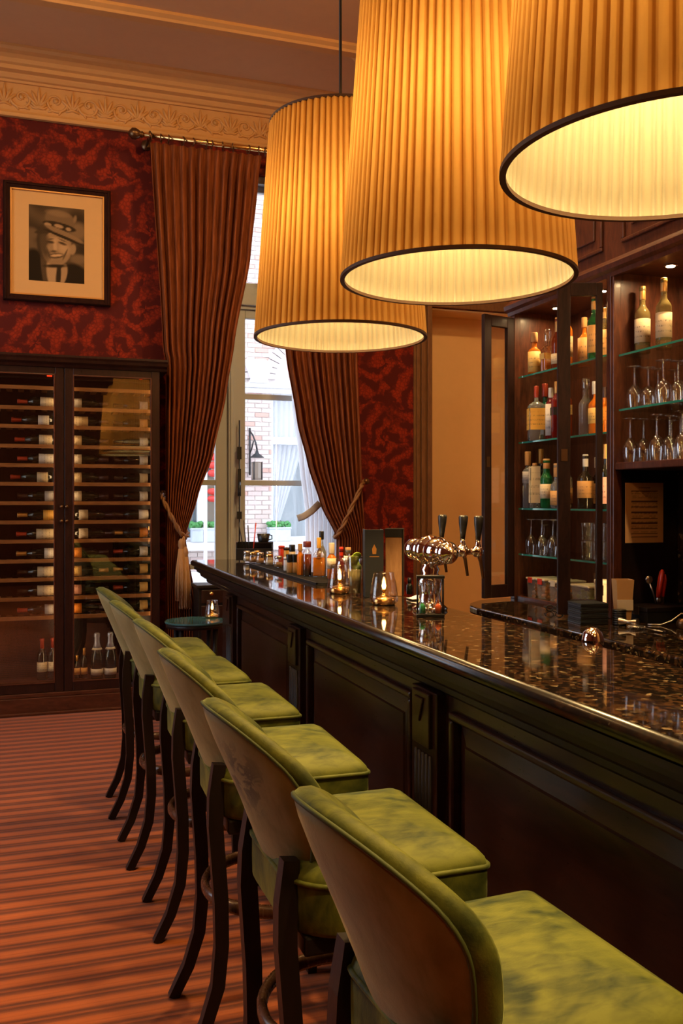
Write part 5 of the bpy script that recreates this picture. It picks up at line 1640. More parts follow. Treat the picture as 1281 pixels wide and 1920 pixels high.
for k, (dx, dz, c_) in enumerate(((-0.055, 0.24, 'black'), (-0.035, 0.25, 'black'), (-0.02, 0.22, 'black'), (0.03, 0.235, 'red'))):
    x0 = -0.072 + 0.016 * k
    s = MB(); s.tube([(x0, -0.02, 0.0075), (x0 + dx * 0.7, -0.012 + 0.004 * k, dz)], 0.0035, 6)
    o = obj('straw', s, M[c_], None, loc=q, rot=(0, 0, -YAW)); tag(o, ['black straw leaning farthest left out of the caddy', 'black straw leaning second from left out of the caddy', 'black straw standing nearly upright in the caddy', 'red straw leaning right out of the caddy'][k], 'straw', 'straws in the caddy')
t = thing('mixing_cup', 'black mixing cup standing on top of the bar caddy', 'cup', q + Vector((0.045, 0.0, 0.1137)), 0)
b = MB(); b.lathe([(0.030, 0), (0.033, 0.004), (0.041, 0.052), (0.039, 0.052), (0.031, 0.008), (0.001, 0.006)], 24); obj('cup', b, M['black'], t)
b = MB(); b.tube([(0.038, 0, 0.045), (0.055, 0, 0.04), (0.056, 0, 0.018), (0.034, 0, 0.012)], 0.004, 6); obj('handle', b, M['black'], t)

# side table, candle and small cabinet beyond the end of the bar
tb = thing('side_table', 'small round side table with glass top coloured by a painted window reflection by the left curtain', 'side table', (1.02, 6.06, 0))
b = MB(); b.lathe([(0.001, 0.690), (0.20, 0.690), (0.205, 0.694), (0.205, 0.700), (0.20, 0.704), (0.001, 0.704)], 48, smooth=False)
obj('glass_top', b, plain('table_glass_painted_reflection', (0.05, 0.15, 0.16), 0.05, vary=0.05, Specular_IOR_Level=0.8), tb)  # blue-green base colour stands in for the window reflection
b = MB(); b.lathe([(0.185, 0.660), (0.195, 0.662), (0.195, 0.690), (0.185, 0.690)], 40)
obj('table_ring', b, M['ebony'], tb)
for k in range(4):
    a = k * PI / 2 + PI / 4
    b = MB(); b.tube([(0.16 * math.cos(a), 0.16 * math.sin(a), 0.66), (0.15 * math.cos(a), 0.15 * math.sin(a), 0.3), (0.17 * math.cos(a), 0.17 * math.sin(a), 0.0)], [0.018, 0.015, 0.013], 8)
    obj('leg', b, M['ebony'], tb)
q = on(398, 1158, Z=0.704)
tealight('smoked glass candle lantern on the round side table', (q.x - 0.0, q.y, 0.704))
sc_ = thing('side_cabinet', 'low dark wooden side cabinet with brass knob under the window', 'cabinet', (1.337, 6.62, 0))
b = MB(); b.box(-0.22, 0.24, -0.10, 0.12, 0.04, 0.87)
obj('body', b, M['ebony'], sc_, bevel=0.004)
b = MB(); b.box(-0.235, 0.255, -0.115, 0.13, 0.87, 0.895)
obj('top', b, M['ebony'], sc_, bevel=0.005)
b = MB(); b.box(-0.20, 0.22, -0.112, -0.10, 0.765, 0.86)
dr = obj('drawer', b, M['mahogany'], sc_, bevel=0.003)
b = MB(); b.lathe([(0.006, 0), (0.008, 0.01), (0.016, 0.02), (0.012, 0.03), (0.001, 0.033)], 12, M=Matrix.Translation((-0.13, -0.112, 0.835)) @ Matrix.Rotation(R(90), 4, 'X'))
obj('knob', b, M['brass'], dr)
b = MB(); b.box(-0.20, 0.22, -0.112, -0.10, 0.08, 0.745)
obj('door', b, M['mahogany'], sc_, bevel=0.003)
b = MB(); b.box(-0.21, 0.23, -0.09, 0.11, 0, 0.04)
obj('foot', b, M['ebony'], sc_)

# ------------------------------------------------------------------ back counter
CT = 0.92
poly = [(2.28, 0.2), (2.28, 4.44), (2.30, 4.56), (2.36, 4.68), (2.46, 4.78), (2.60, 4.85), (2.74, 4.86), (3.13, 4.86), (3.13, 0.2)]
ct = thing('granite_worktop', 'polished dark granite worktop of the back counter behind the bar', 'worktop', (0, 0, 0))
b = MB(); b.prism(poly, 'z', CT - 0.045, CT)
fix_normals(obj('slab', b, M['granite'], ct, bevel=0.012, segs=3))
cb = thing('back_counter', 'dark red mahogany cupboard front of the back counter behind the bar', 'cabinet', (0, 0, 0))
b = MB(); b.prism([(x + (0.05 if x < 2.7 else 0), y - (0.04 if y > 4 else 0)) for x, y in poly], 'z', 0.0, CT - 0.045)
fix_normals(obj('carcass', b, M['redwood'], cb))
y = 4.35
while y > 0.6:
    b = MB(); b.box(2.312, 2.33, y - 0.52, y - 0.01, 0.12, 0.66)
    d = obj('door', b, M['redwood'], cb, bevel=0.004)
    b = MB(); b.lathe([(0.005, 0), (0.006, 0.01), (0.013, 0.018), (0.001, 0.028)], 10, M=Matrix.Translation((2.312, y - 0.47, 0.60)) @ Matrix.Rotation(R(-90), 4, 'Y')); obj('knob', b, M['brass'], d)
    b = MB(); b.box(2.312, 2.33, y - 0.52, y - 0.01, 0.68, 0.85)
    d = obj('drawer', b, M['redwood'], cb, bevel=0.004)
    b = MB(); b.lathe([(0.005, 0), (0.006, 0.01), (0.013, 0.018), (0.001, 0.028)], 10, M=Matrix.Translation((2.312, y - 0.265, 0.765)) @ Matrix.Rotation(R(-90), 4, 'Y')); obj('knob', b, M['brass'], d)
    y -= 0.53

# ------------------------------------------------------------------ back bar shelving
UX, UB = 2.72, 3.10            # front and back planes
UL, UD = 4.83, 3.83            # left end and divider
UR = 2.95
UE = 0.8                       # the closed cupboards go on to here
HZ = 2.63                      # underside of the header
bk = thing('back_bar', 'tall dark wood back bar with glass shelves and open glazed doors', 'shelving', (0, 0, 0))
b = MB(); b.box(UX, UB + 0.03, UL - 0.03, UL, CT, HZ)
obj('side_panel', b, M['cherry'], bk)
b = MB(); b.box(UX - 0.012, UX + 0.03, UL - 0.045, UL + 0.004, CT, HZ)
obj('pillar', b, M['cherry'], bk, bevel=0.003)
b = MB(); b.box(UX + 0.02, UB + 0.03, UD - 0.02, UD + 0.02, CT, HZ)
obj('divider', b, M['cherry'], bk)
b = MB(); b.box(UX - 0.015, UX + 0.03, UD - 0.025, UD + 0.035, CT, HZ); b.box(UX - 0.022, UX, UD - 0.012, UD + 0.018, CT, HZ)
obj('pillar', b, M['cherry'], bk, bevel=0.004)
b = MB(); b.box(UB, UB + 0.03, UR, UL, CT, HZ + 0.7)
obj('back_panel', b, M['cherry'], bk)
b = MB(); b.box(UX + 0.02, UB + 0.02, UR - 0.03, UR, CT, HZ); b.box(UX - 0.012, UX + 0.03, UR - 0.04, UR, CT, HZ)
obj('side_panel', b, M['cherry'], bk)
b = MB(); b.box(UX + 0.02, UB, UE, UR - 0.03, CT, HZ)
obj('cupboard', b, M['cherry'], bk)
for k in range(4):
    y0 = UE + 0.01 + k * (UR - UE - 0.06) / 4; y1 = y0 + (UR - UE - 0.06) / 4 - 0.01
    b = MB(); b.box(UX, UX + 0.02, y0, y1, CT + 0.03, HZ - 0.03); b.box(UX - 0.008, UX, y0 + 0.08, y1 - 0.08, CT + 0.12, HZ - 0.12)
    obj('cupboard_door', b, M['cherry'], bk, bevel=0.004)
# header with raised panels
b = MB(); b.box(UX, UB + 0.03, UE - 0.03, UL, HZ, HZ + 0.72)
hd = obj('header', b, M['cherry'], bk)
prof = [(UX, HZ - 0.02), (UX - 0.02, HZ - 0.02), (UX - 0.024, HZ), (UX - 0.045, HZ + 0.012), (UX - 0.05, HZ + 0.035), (UX - 0.03, HZ + 0.05), (UX - 0.012, HZ + 0.07), (UX, HZ + 0.075)]
b = MB(); b.prism(prof, 'y', UE - 0.03, UL + 0.02); b.prism([(UX - 0.06, HZ + 0.62), (UX - 0.10, HZ + 0.68), (UX - 0.10, HZ + 0.74), (UX + 0.05, HZ + 0.74), (UX + 0.05, HZ + 0.62)], 'y', UE - 0.03, UL + 0.03)
obj('header_moulding', b, M['cherry'], bk)
for y0, y1 in ((UD + 0.08, UL - 0.06), (3.02, UD - 0.08), (2.1, 2.92), (1.2, 2.0)):
    b = MB()
    z0, z1, w = HZ + 0.13, HZ + 0.58, 0.02
    b.box(UX - 0.014, UX, y0, y1, z1 - w, z1); b.box(UX - 0.014, UX, y0, y1, z0, z0 + w); b.box(UX - 0.014, UX, y0, y0 + w, z0 + w, z1 - w); b.box(UX - 0.014, UX, y1 - w, y1, z0 + w, z1 - w)
    b.box(UX - 0.010, UX, y0 + 0.07, y1 - 0.07, z0 + 0.07, z1 - 0.07)
    obj('header_panel', b, M['cherry'], bk, bevel=0.005)
LS = [2.242, 1.852, 1.46, 1.19]
for z in LS:
    b = MB(); b.box(UX + 0.015, UB - 0.002, UD + 0.022, UL - 0.032, z - 0.010, z)
    b.m = [1, 0, 0, 0, 0, 0]
    obj('glass_shelf', b, [M['shelfglass'], M['shelfedge']], bk)
for z in (2.225, 1.955):
    b = MB(); b.box(UX + 0.015, UB - 0.002, UR + 0.002, UD - 0.022, z - 0.010, z)
    b.m = [1, 0, 0, 0, 0, 0]
    obj('glass_shelf', b, [M['shelfglass'], M['shelfedge']], bk)
b = MB(); b.box(UX - 0.005, UB, UR, UD - 0.022, 1.655, 1.69)
obj('wood_shelf', b, M['cherry'], bk, bevel=0.004)
b = MB(); b.box(UB - 0.012, UB - 0.001, UR, UD - 0.022, CT, 1.655)
obj('granite_splashback', b, M['granite'], bk)
b = MB(); b.box(UX + 0.035, UB - 0.013, UD - 0.024, UD - 0.0205, CT, 1.655)
obj('niche_lining', b, M['ebony'], bk)
b = MB(); b.box(UX + 0.035, UB - 0.002, UL - 0.035, UL - 0.031, CT, CT + 0.02); b.box(UX, UX + 0.03, UD + 0.035, UL - 0.045, CT, CT + 0.018)
obj('lower_rail', b, M['cherry'], bk)


def leaf_door(hinge, free, sw_free, sw_hinge, z0=0.935, z1=2.59):
    h = Vector((*hinge, 0)); f = Vector((*free, 0))
    d = (f - h); L = d.length; d.normalize()
    nrm = Vector((-d.y, d.x, 0))
    up = Vector((0, 0, 1))
    def bar(a, b_, za, zb, th, mb):
        mb.obox(h + d * ((a + b_) / 2) + up * ((za + zb) / 2), d, nrm, up, (b_ - a) / 2, th / 2, (zb - za) / 2)
    mb = MB()
    bar(0, sw_hinge, z0, z1, 0.028, mb); bar(L - sw_free, L, z0, z1, 0.028, mb)
    bar(sw_hinge, L - sw_free, z0, z0 + 0.075, 0.028, mb); bar(sw_hinge, L - sw_free, z1 - 0.065, z1, 0.028, mb)
    o = obj('door', mb, M['cherry_dark'], bk, bevel=0.003)
    mb = MB(); bar(sw_hinge, L - sw_free, z0 + 0.075, z1 - 0.065, 0.004, mb)
    obj('pane', mb, M['cabglass'], o)
    mb = MB(); bar(L - sw_free * 0.75, L - sw_free * 0.25, 1.70, 1.76, 0.034, mb)
    obj('lock', mb, M['bronze'], o)
    for zz_ in (z0 + 0.12, z1 - 0.12, (z0 + z1) / 2):
        mb = MB(); mb.tube([h + up * (zz_ - 0.025), h + up * (zz_ + 0.025)], 0.007, 8)
        obj('hinge', mb, M['brass'], o)
    return o


leaf_door((2.70, 4.79), (2.47, 4.73), 0.055, 0.055)
leaf_door((2.685, 3.872), (2.475, 3.945), 0.062, 0.030)
# strips added out of sight behind the pillars to brighten the shelves
M['barstrip'] = glow('added_bar_strip', (1, 0.64, 0.30), 80.0)
for y, z0, z1 in ((UD + 0.028, 0.96, 2.58), (UR + 0.006, 1.72, 2.58)):
    b = MB(); b.box(UX + 0.031, UX + 0.039, y - 0.004, y + 0.004, z0, z1)
    obj('added_strip_light', b, M['barstrip'], bk)
# small spot lamps set in the underside of the header
b0 = None
for y in (4.60, 4.15, 3.60, 3.15):
    b = MB(); b.lathe([(0.030, 0), (0.034, -0.004), (0.034, -0.008), (0.024, -0.008)], 16, M=Matrix.Translation((UX + 0.16, y, HZ)), cap=False); 
    sp = obj('downlight', b, M['chrome'], bk)
    b = MB(); b.lathe([(0.001, -0.003), (0.023, -0.003)], 16, M=Matrix.Translation((UX + 0.16, y, HZ)), cap=False)
    b.f = [list(reversed(f)) for f in b.f]
    obj('lamp_face', b, M['spot'] if 'spot' in M else M.setdefault('spot', glow('halogen_spot', (1, 0.66, 0.31), 760)), sp)

# bottles and glasses on the left shelves, along the front edge
def sp(px, z, X=2.80):
    q = on(px, X=X); q.z = z + 0.0008; q.y = min(q.y, UL - 0.075); return q


GA = 'bottles on the top shelf of the open cabinet'
a = LS[0]
bottle('tequila_bottle', 'amber bottle with big tan label and wide cork, leftmost on top cabinet shelf', sp(1002, a, 2.765), 0.036, 0.235, M['amber'], M['cork'], lab='gold', lz=(0.04, 0.55), caph=0.05, capr=0.02, neck=0.42, hb=0.56, hs=0.12, group=GA)
bottle('decanter', 'amber whisky decanter with round glass stopper on top cabinet shelf', sp(1027, a, 2.79), 0.036, 0.235, M['amber'], M['glass'], lab='gold', lz=(0.3, 0.45), caph=0.06, capr=0.022, neck=0.5, hb=0.52, hs=0.14, square=True, clear_top=0.45, group=GA)
bottle('whisky_bottle', 'brown whisky bottle with dark collar and cream label on top cabinet shelf', sp(1046, a, 2.79), 0.036, 0.285, M['dark_amber'], M['foil_gold'], lab='cream', lz=(0.1, 0.30), caph=0.075, capr=0.016, neck=0.4, hb=0.55, hs=0.2, group=GA)
bottle('whisky_bottle', 'tall amber whisky bottle with long cream label beside the door stile', sp(1062, a, 2.79), 0.035, 0.335, M['amber'], M['foil_gold'], lab='cream', lz=(0.16, 0.5), caph=0.08, capr=0.015, neck=0.38, hb=0.58, hs=0.2, group=GA)
bottle('whisky_bottle', 'amber whisky bottle with tan label behind the glazed door, left of green one', sp(1096, a, 2.89), 0.035, 0.27, M['amber'], M['cork'], lab='tan', lz=(0.05, 0.6), caph=0.05, group=GA)
bottle('whisky_bottle', 'bright green whisky bottle with tan label seen through the glazed door', sp(1115, a, 2.78), 0.037, 0.32, M['green_glass'], M['foil_gold'], lab='tan', lz=(0.1, 0.55), caph=0.06, capr=0.017, neck=0.4, hb=0.6, hs=0.16, group=GA)
bottle('whisky_bottle', 'pale amber bottle with orange label behind the glazed door, right of green one', sp(1135, a, 2.88), 0.035, 0.28, M['pale_green'], M['foil_gold'], lab='tan', lz=(0.12, 0.6), caph=0.05, group=GA)
GB = 'bottles on the second shelf of the open cabinet'
a = LS[1]
bottle('liqueur_bottle', 'clear flat bottle with large yellow label and red cap, leftmost on second shelf', sp(1006, a, 2.765), 0.048, 0.31, M['clearspirit'], M['foil_red'], lab='yellow', lz=(0.2, 0.6), caph=0.06, capr=0.014, neck=0.26, hb=0.64, hs=0.1, square=True, group=GB, rz=-YAW)
bottle('liqueur_bottle', 'green bottle with red cap peeping behind the yellow label on second shelf', sp(1022, a, 2.86), 0.034, 0.335, M['green_glass'], M['foil_red'], lab='white', lz=(0.15, 0.5), caph=0.07, capr=0.018, group=GB)
bottle('rum_bottle', 'white and red labelled rum bottle on second cabinet shelf', sp(1033, a, 2.80), 0.030, 0.29, M['ruby'], M['white'], lab='white', lz=(0.08, 0.7), caph=0.05, hb=0.7, hs=0.12, group=GB)
bottle('whisky_bottle', 'square dark whisky bottle with orange cap on second cabinet shelf', sp(1045, a, 2.79), 0.033, 0.315, M['ruby'], M['foil_gold'], lab='black', lz=(0.42, 0.56), caph=0.06, capr=0.016, neck=0.42, hb=0.66, hs=0.14, square=True, group=GB, rz=-YAW, neckband='gold')
bottle('whisky_bottle', 'square dark whisky bottle with copper cap beside door stile on second shelf', sp(1061, a, 2.79), 0.033, 0.30, M['dark_amber'], M['foil_gold'], lab='gold', lz=(0.42, 0.6), caph=0.05, capr=0.016, neck=0.42, hb=0.66, hs=0.14, square=True, group=GB, rz=-YAW)
bottle('decanter', 'clear cut glass decanter with ball stopper behind glazed door, second shelf', sp(1099, a, 2.80), 0.038, 0.30, M['clearspirit'], M['glass'], caph=0.05, capr=0.022, neck=0.45, hb=0.55, hs=0.15, group=GB)
bottle('brandy_bottle', 'amber brandy bottle with white collar behind glazed door, second shelf', sp(1117, a, 2.79), 0.037, 0.27, M['amber'], M['white'], lab='gold', lz=(0.2, 0.5), caph=0.06, capr=0.018, group=GB)
bottle('brandy_bottle', 'orange brandy bottle with dark cap behind glazed door, second shelf', sp(1134, a, 2.88), 0.034, 0.25, M['amber'], M['foil_dark'], lab='orange', lz=(0.3, 0.6), caph=0.05, group=GB)
GC = 'bottles on the third shelf of the open cabinet'
a = LS[2]
bottle('gin_bottle', 'slim clear gin bottle with long cork, leftmost on third cabinet shelf', sp(990, a, 2.755), 0.031, 0.325, M['clearspirit'], M['cork'], lab='grey', lz=(0.45, 0.66), caph=0.075, capr=0.018, neck=0.45, hb=0.66, hs=0.08, group=GC)
bottle('gin_bottle', 'bottle with tall cream vertical label and blue base on third shelf', sp(1003, a, 2.76), 0.030, 0.255, M['clearspirit'], M['cork'], lab='cream', lz=(0.12, 0.95), caph=0.02, capr=0.014, neck=0.5, hb=0.95, hs=0.02, square=True, group=GC, rz=-YAW)
bottle('vermouth_bottle', 'dark bottle with tan neck foil behind the cream vertical label', sp(1013, a, 2.87), 0.034, 0.345, M['wine'], M['foil_gold'], lab='cream', lz=(0.1, 0.4), caph=0.08, capr=0.016, group=GC)
bottle('gin_bottle', 'squat green gin bottle with square cream label on third cabinet shelf', sp(1025, a, 2.77), 0.036, 0.275, M['green_glass'], M['cork'], lab='cream', lz=(0.2, 0.5), caph=0.05, capr=0.02, neck=0.5, hb=0.6, hs=0.16, group=GC)
bottle('vodka_bottle', 'clear tapered bottle with wood stopper and pink label on third shelf', sp(1045, a, 2.78), 0.038, 0.245, M['clearspirit'], M['cork'], lab='tan', lz=(0.08, 0.4), caph=0.07, capr=0.02, neck=0.45, hb=0.5, hs=0.16, group=GC)
bottle('vodka_bottle', 'clear bottle with cork top half hidden by door stile on third shelf', sp(1062, a, 2.79), 0.034, 0.285, M['clearspirit'], M['cork'], lab='tan', lz=(0.1, 0.4), caph=0.06, capr=0.016, group=GC)
bottle('liqueur_bottle', 'dark round bottle with triangular tan label behind glazed door, third shelf', sp(1098, a, 2.80), 0.042, 0.285, M['wine'], M['white'], lab='tan', lz=(0.2, 0.52), caph=0.06, capr=0.015, group=GC)
bottle('liqueur_bottle', 'dark bottle with white cap and tan label behind glazed door, third shelf', sp(1121, a, 2.875), 0.033, 0.27, M['wine'], M['white'], lab='tan', lz=(0.1, 0.5), caph=0.05, capr=0.018, neckband='gold', group=GC)
bottle('liqueur_bottle', 'dark tall bottle with pink label beside the pillar, third shelf', sp(1137, a, 2.82), 0.033, 0.33, M['wine'], M['foil_gold'], lab='pink', lz=(0.08, 0.5), caph=0.07, group=GC)


def wine_glass_prof(h, rb, rf):
    """closed thin outline of a stem glass standing upside down: rim at z=0, foot at the top"""
    t = 0.0012
    return [(rb * 0.80, 0), (rb * 0.93, h * 0.14), (rb, h * 0.27), (rb * 0.86, h * 0.42), (rb * 0.45, h * 0.52), (0.006, h * 0.56), (0.0042, h * 0.62), (0.0042, h * 0.92), (0.008, h * 0.965), (rf, h * 0.988), (rf, h), (0.001, h)]


def stem_glass(name, label, loc, h=0.2, rb=0.042, rf=0.035, group=None, tulip=False):
    t = thing(name, label, 'glass', loc, group=group)
    p = wine_glass_prof(h, rb, rf)
    b = MB(); b.lathe(p[:6], 24, cap=False)
    obj('bowl', b, M['glass'], t)
    b = MB(); b.lathe(p[5:9], 12, cap=False)
    obj('stem', b, M['glass'], t)
    b = MB(); b.lathe(p[8:], 24, cap=False)
    obj('foot', b, M['glass'], t)
    return t


GD = 'upturned glasses on the lowest cabinet shelf'
for k, px in enumerate((996, 1016, 1037, 1057)):
    stem_glass('beer_glass', 'upturned stemmed beer glass on lowest cabinet shelf, %s from the left' % ORD[k], sp(px, LS[3], 2.77 + 0.01 * k), 0.205, 0.034, 0.032, GD)
for k, (px, X_) in enumerate(((1006, 2.89), (1027, 2.98), (1052, 2.92))):
    stem_glass('beer_glass', 'upturned stemmed beer glass in the rear row of lowest shelf, %s from the left' % ORD[k], sp(px, LS[3], X_), 0.17, 0.034, 0.032, GD)
for k, px in enumerate((1103, 1126)):
    for j in range(2):
        t = thing('tumbler', '%s clear tumbler of the %s stack behind the glazed door, lowest shelf' % (('lower', 'upper')[j], ('left', 'right')[k]), 'glass', sp(px, LS[3] + 0.098 * j, 2.80), group='stacked tumblers on the lowest cabinet shelf')
        b = MB(); b.lathe([(0.028, 0), (0.030, 0.003), (0.036, 0.092), (0.036, 0.097), (0.034, 0.097), (0.028, 0.012), (0.001, 0.010)], 20, cap=False); obj('tumbler_glass', b, M['glass'], t)
        b = MB(); b.lathe([(0.0305, 0.006), (0.0322, 0.006), (0.0332, 0.02), (0.0315, 0.02)], 20, cap=False, smooth=False); obj('cut_band', b, M['glass'], t)

# plastic tubs under the lowest shelf
for k, (px, lab) in enumerate(((998, 'milky plastic tub of dried orange fruit, leftmost under cabinet shelves'), (1033, 'milky plastic tub of dried fruit, middle one with red clip'), (1058, 'milky plastic tub beside the door stile under cabinet shelves'), (1108, 'milky plastic tub of cut limes behind the glazed door'))):
    q = sp(px, CT + 0.001, 2.83); q.y = min(q.y, UL - 0.14 - 0.0) if k == 0 else q.y
    t = thing('storage_tub', lab, 'tub', (q.x + 0.02, q.y, CT + 0.001), group='storage tubs in the open cabinet')
    w = 0.049 if k < 3 else 0.085
    b = MB()
    def rr(x, y, z): return [(-x, -y, z), (x, -y, z), (x, y, z), (-x, y, z)]
    loft(b, [rr(0.080, w * 0.86, 0), rr(0.088, w * 0.95, 0.12), rr(0.085, w * 0.92, 0.12), rr(0.077, w * 0.83, 0.004)], cap0=True, cap1=True, smooth=False)
    obj('tub', b, M['tub'], t)
    b = MB(); b.box(-0.094, 0.094, -w, w, 0.120, 0.132)
    obj('lid', b, M['cream'], t, bevel=0.004)
    if k < 3:
        b = MB(); b.box(-0.098, -0.092, -0.025, 0.02, 0.10, 0.134); obj('clip', b, M['red'] if k != 2 else M['cream'], t, bevel=0.002)
    b = MB()
    for j in range(70):
        c = Vector((random.uniform(-0.062, 0.062), random.uniform(-w * 0.68, w * 0.68), 0.016 + random.uniform(0, 0.08)))
        r_ = random.uniform(0.010, 0.016)
        b.lathe([(0.001, -r_), (r_ * 0.8, -r_ * 0.5), (r_, 0), (r_ * 0.8, r_ * 0.5), (0.001, r_)], 8, M=Matrix.Translation(c))
    fo = obj('cut_fruit', b, M['lime'] if k == 3 else M['fruit'], t); fo['kind'] = 'stuff'
q = sp(1130, CT + 0.0005, 2.80)
t = thing('storage_tub', 'tall narrow cream pot with lid beside the pillar, under cabinet shelves', 'tub', q, group='storage tubs in the open cabinet')
b = MB(); b.lathe([(0.034, 0), (0.036, 0.004), (0.040, 0.15), (0.038, 0.152)], 20); obj('pot', b, M['cream'], t)
b = MB(); b.lathe([(0.043, 0.150), (0.043, 0.168), (0.040, 0.172), (0.001, 0.173)], 20); obj('lid', b, M['cream'], t)

# right section: two tall bottles and two ranks of upturned wine glasses
GR = 'white wine bottles on the upper right shelf'
for k, (px, X_, h, lab) in enumerate(((1205, 2.835, 0.325, 'pale wine bottle with cream label on upper right shelf, nearer the pillar'), (1245, 2.85, 0.335, 'pale wine bottle with cream label on upper right shelf, nearer the photo edge'))):
    q = on(px, X=X_); q.z = 2.2258
    bottle('wine_bottle', lab, q, 0.037, h, M['pale_green'], M['foil_gold'], lab='cream', lz=(0.16, 0.52), caph=0.06, capr=0.0155, neck=0.39, hb=0.6, hs=0.15, group=GR)
for k, (px, X_) in enumerate(((1190, 2.765), (1216, 2.85), (1244, 2.77), (1272, 2.85), (1232, 2.93), (1262, 3.03), (1297, 2.77), (1285, 2.96))):
    q = on(px, X=X_); q.z = 1.9558; q.y = min(q.y, UD - 0.075)
    row = 'front rank' if k in (0, 1, 2, 3, 6) else 'rear rank'
    idx = {0: 0, 1: 1, 2: 2, 3: 3, 6: 4, 4: 0, 5: 1, 7: 2}[k]
    stem_glass('wine_glass', 'upturned wine glass on glass shelf, %s, %s from the pillar' % (row, ORD[idx]), q, 0.20, 0.040, 0.034, 'upturned wine glasses on the right glass shelf')
for k, (px, X_) in enumerate(((1182, 2.76), (1207, 2.84), (1232, 2.76), (1256, 2.84), (1280, 2.76), (1225, 2.92), (1250, 3.01), (1276, 2.93))):
    q = on(px, X=X_); q.z = 1.6908; q.y = min(q.y, UD - 0.075)
    row = 'front rank' if k < 5 else 'rear rank'
    stem_glass('wine_glass', 'upturned wine glass on wooden shelf, %s, %s from the pillar' % (row, ORD[k if k < 5 else k - 5]), q, 0.215, 0.038, 0.034, 'upturned wine glasses on the wooden shelf')

# price list taped in the niche
YP = UD - 0.0275
def sheet_print(u, v):
    c = (0.80, 0.50, 0.26)
    lines = [0.86, 0.69, 0.60, 0.505, 0.405, 0.325, 0.235, 0.155, 0.10]
    inside = 0.14 < u < 0.86
    if inside:
        for L in lines:
            if abs(v - L) < 0.011: return (0.10, 0.05, 0.03)
        if 0.12 < v < 0.85:
            r_ = random.random()
            if (int(v * 90) % 3 == 1) and r_ > 0.35: return (0.46, 0.27, 0.13)
    if 0.36 < u < 0.64 and 0.905 < v < 0.93: return (0.25, 0.13, 0.07)
    return c
a0, a1 = on(1173, 905, Y=YP), on(1244, 1017, Y=YP)
ps = thing('price_list', 'printed price list sheet taped to the dark niche side above the counter', 'paper', (0, 0, 0))
b = MB(); b.box(a0.x, a1.x, YP + 0.0005, YP + 0.0025, a1.z, a0.z); obj('sheet', b, plain('printed_paper_sheet', (0.80, 0.50, 0.26), 0.8, vary=0.03), ps)
print_mesh('print', 36, 72, sheet_print, ps, a0.x, a1.x, a1.z, a0.z, YP)

# ------------------------------------------------------------------ things on the back counter
def oc(px, py, z=CT + 0.0006): return on(px, py, Z=z)


q = Vector((2.50, 3.70, CT))
for k in range(11):
    b = MB(); w = 0.070
    b.box(-w, w, -w * 0.98, w * 0.98, 0, 0.0085)
    o = obj('coaster', b, M['slate'] if k % 3 else M['black'], None, bevel=0.0015, loc=(q.x + random.uniform(-0.002, 0.002), q.y + 0.02 + random.uniform(-0.002, 0.002), CT + 0.0092 * k), rot=(0, 0, -YAW * 0.4 + random.uniform(-0.04, 0.04)))
    tag(o, 'square black coaster, %s' % ('lowest of the stack on the back counter' if k == 0 else 'topmost of the stack on the back counter' if k == 10 else '%s from the bottom of the stack on back counter' % ORD[k]), 'coaster', 'black coasters stacked on the back counter')
q = Vector((2.575, 3.63, CT))
for k in range(7):
    b = MB(); b.lathe([(0.030, 0), (0.032, 0.001), (0.032, 0.009), (0.030, 0.010)], 20)
    o = obj('coaster', b, M['black'], None, loc=(q.x + 0.03, q.y - 0.01, CT + 0.0103 * k))
    tag(o, 'round black coaster, %s in the small pile by the card box' % ('lowest' if k == 0 else 'topmost' if k == 6 else ORD[k] + ' from the bottom'), 'coaster', 'round coasters beside the card box')
q = oc(1222, 1146)
t = thing('card_box', 'black lidded card box on the back counter beside the coasters', 'box', (2.875, 3.685, CT), R(0))
b = MB(); b.box(-0.13, 0.13, -0.088, 0.088, 0, 0.060); obj('box', b, M['black'], t, bevel=0.003)
b = MB(); b.box(-0.133, 0.133, -0.091, 0.091, 0.052, 0.075); obj('lid', b, M['ebony'], t, bevel=0.003)
b = MB(); b.box(-0.135, -0.132, -0.03, 0.02, 0.035, 0.076); obj('clasp', b, M['steel'], t, bevel=0.001)
q = oc(1172, 1122)
t = thing('paper_cup', 'square kraft paper cup on the back counter beside the pillar', 'cup', (2.682, 3.70, CT), -YAW)
b = MB()
loft(b, [[(-0.030, -0.030, 0), (0.030, -0.030, 0), (0.030, 0.030, 0), (-0.030, 0.030, 0)], [(-0.042, -0.042, 0.205), (0.042, -0.042, 0.205), (0.042, 0.042, 0.205), (-0.042, 0.042, 0.205)], [(-0.040, -0.040, 0.205), (0.040, -0.040, 0.205), (0.040, 0.040, 0.205), (-0.040, 0.040, 0.205)], [(-0.028, -0.028, 0.004), (0.028, -0.028, 0.004), (0.028, 0.028, 0.004), (-0.028, 0.028, 0.004)]], cap0=True, cap1=True, smooth=False)
obj('cup', b, M['kraft'], t)
b = MB(); b.box(-0.038, 0.038, -0.041, -0.037, 0.06, 0.11); obj('sleeve', b, M['cream'], t)
q = oc(1238, 1126)
t = thing('can_opener', 'bright red handled can opener standing on the black card box', 'can opener', (2.915, 3.735, CT + 0.0755), -YAW)
b = MB(); b.tube([(0, 0, 0.03), (0.004, 0, 0.07), (0.012, 0, 0.12), (0.018, 0, 0.155), (0.020, 0, 0.168)], [0.017, 0.021, 0.022, 0.019, 0.008], 10, sy=0.6); obj('handle', b, M['red'], t)
b = MB(); b.tube([(0.022, 0, 0.035), (0.026, 0, 0.075), (0.032, 0, 0.12), (0.033, 0, 0.145)], [0.013, 0.016, 0.016, 0.007], 10, sy=0.6); obj('handle', b, M['red'], t)
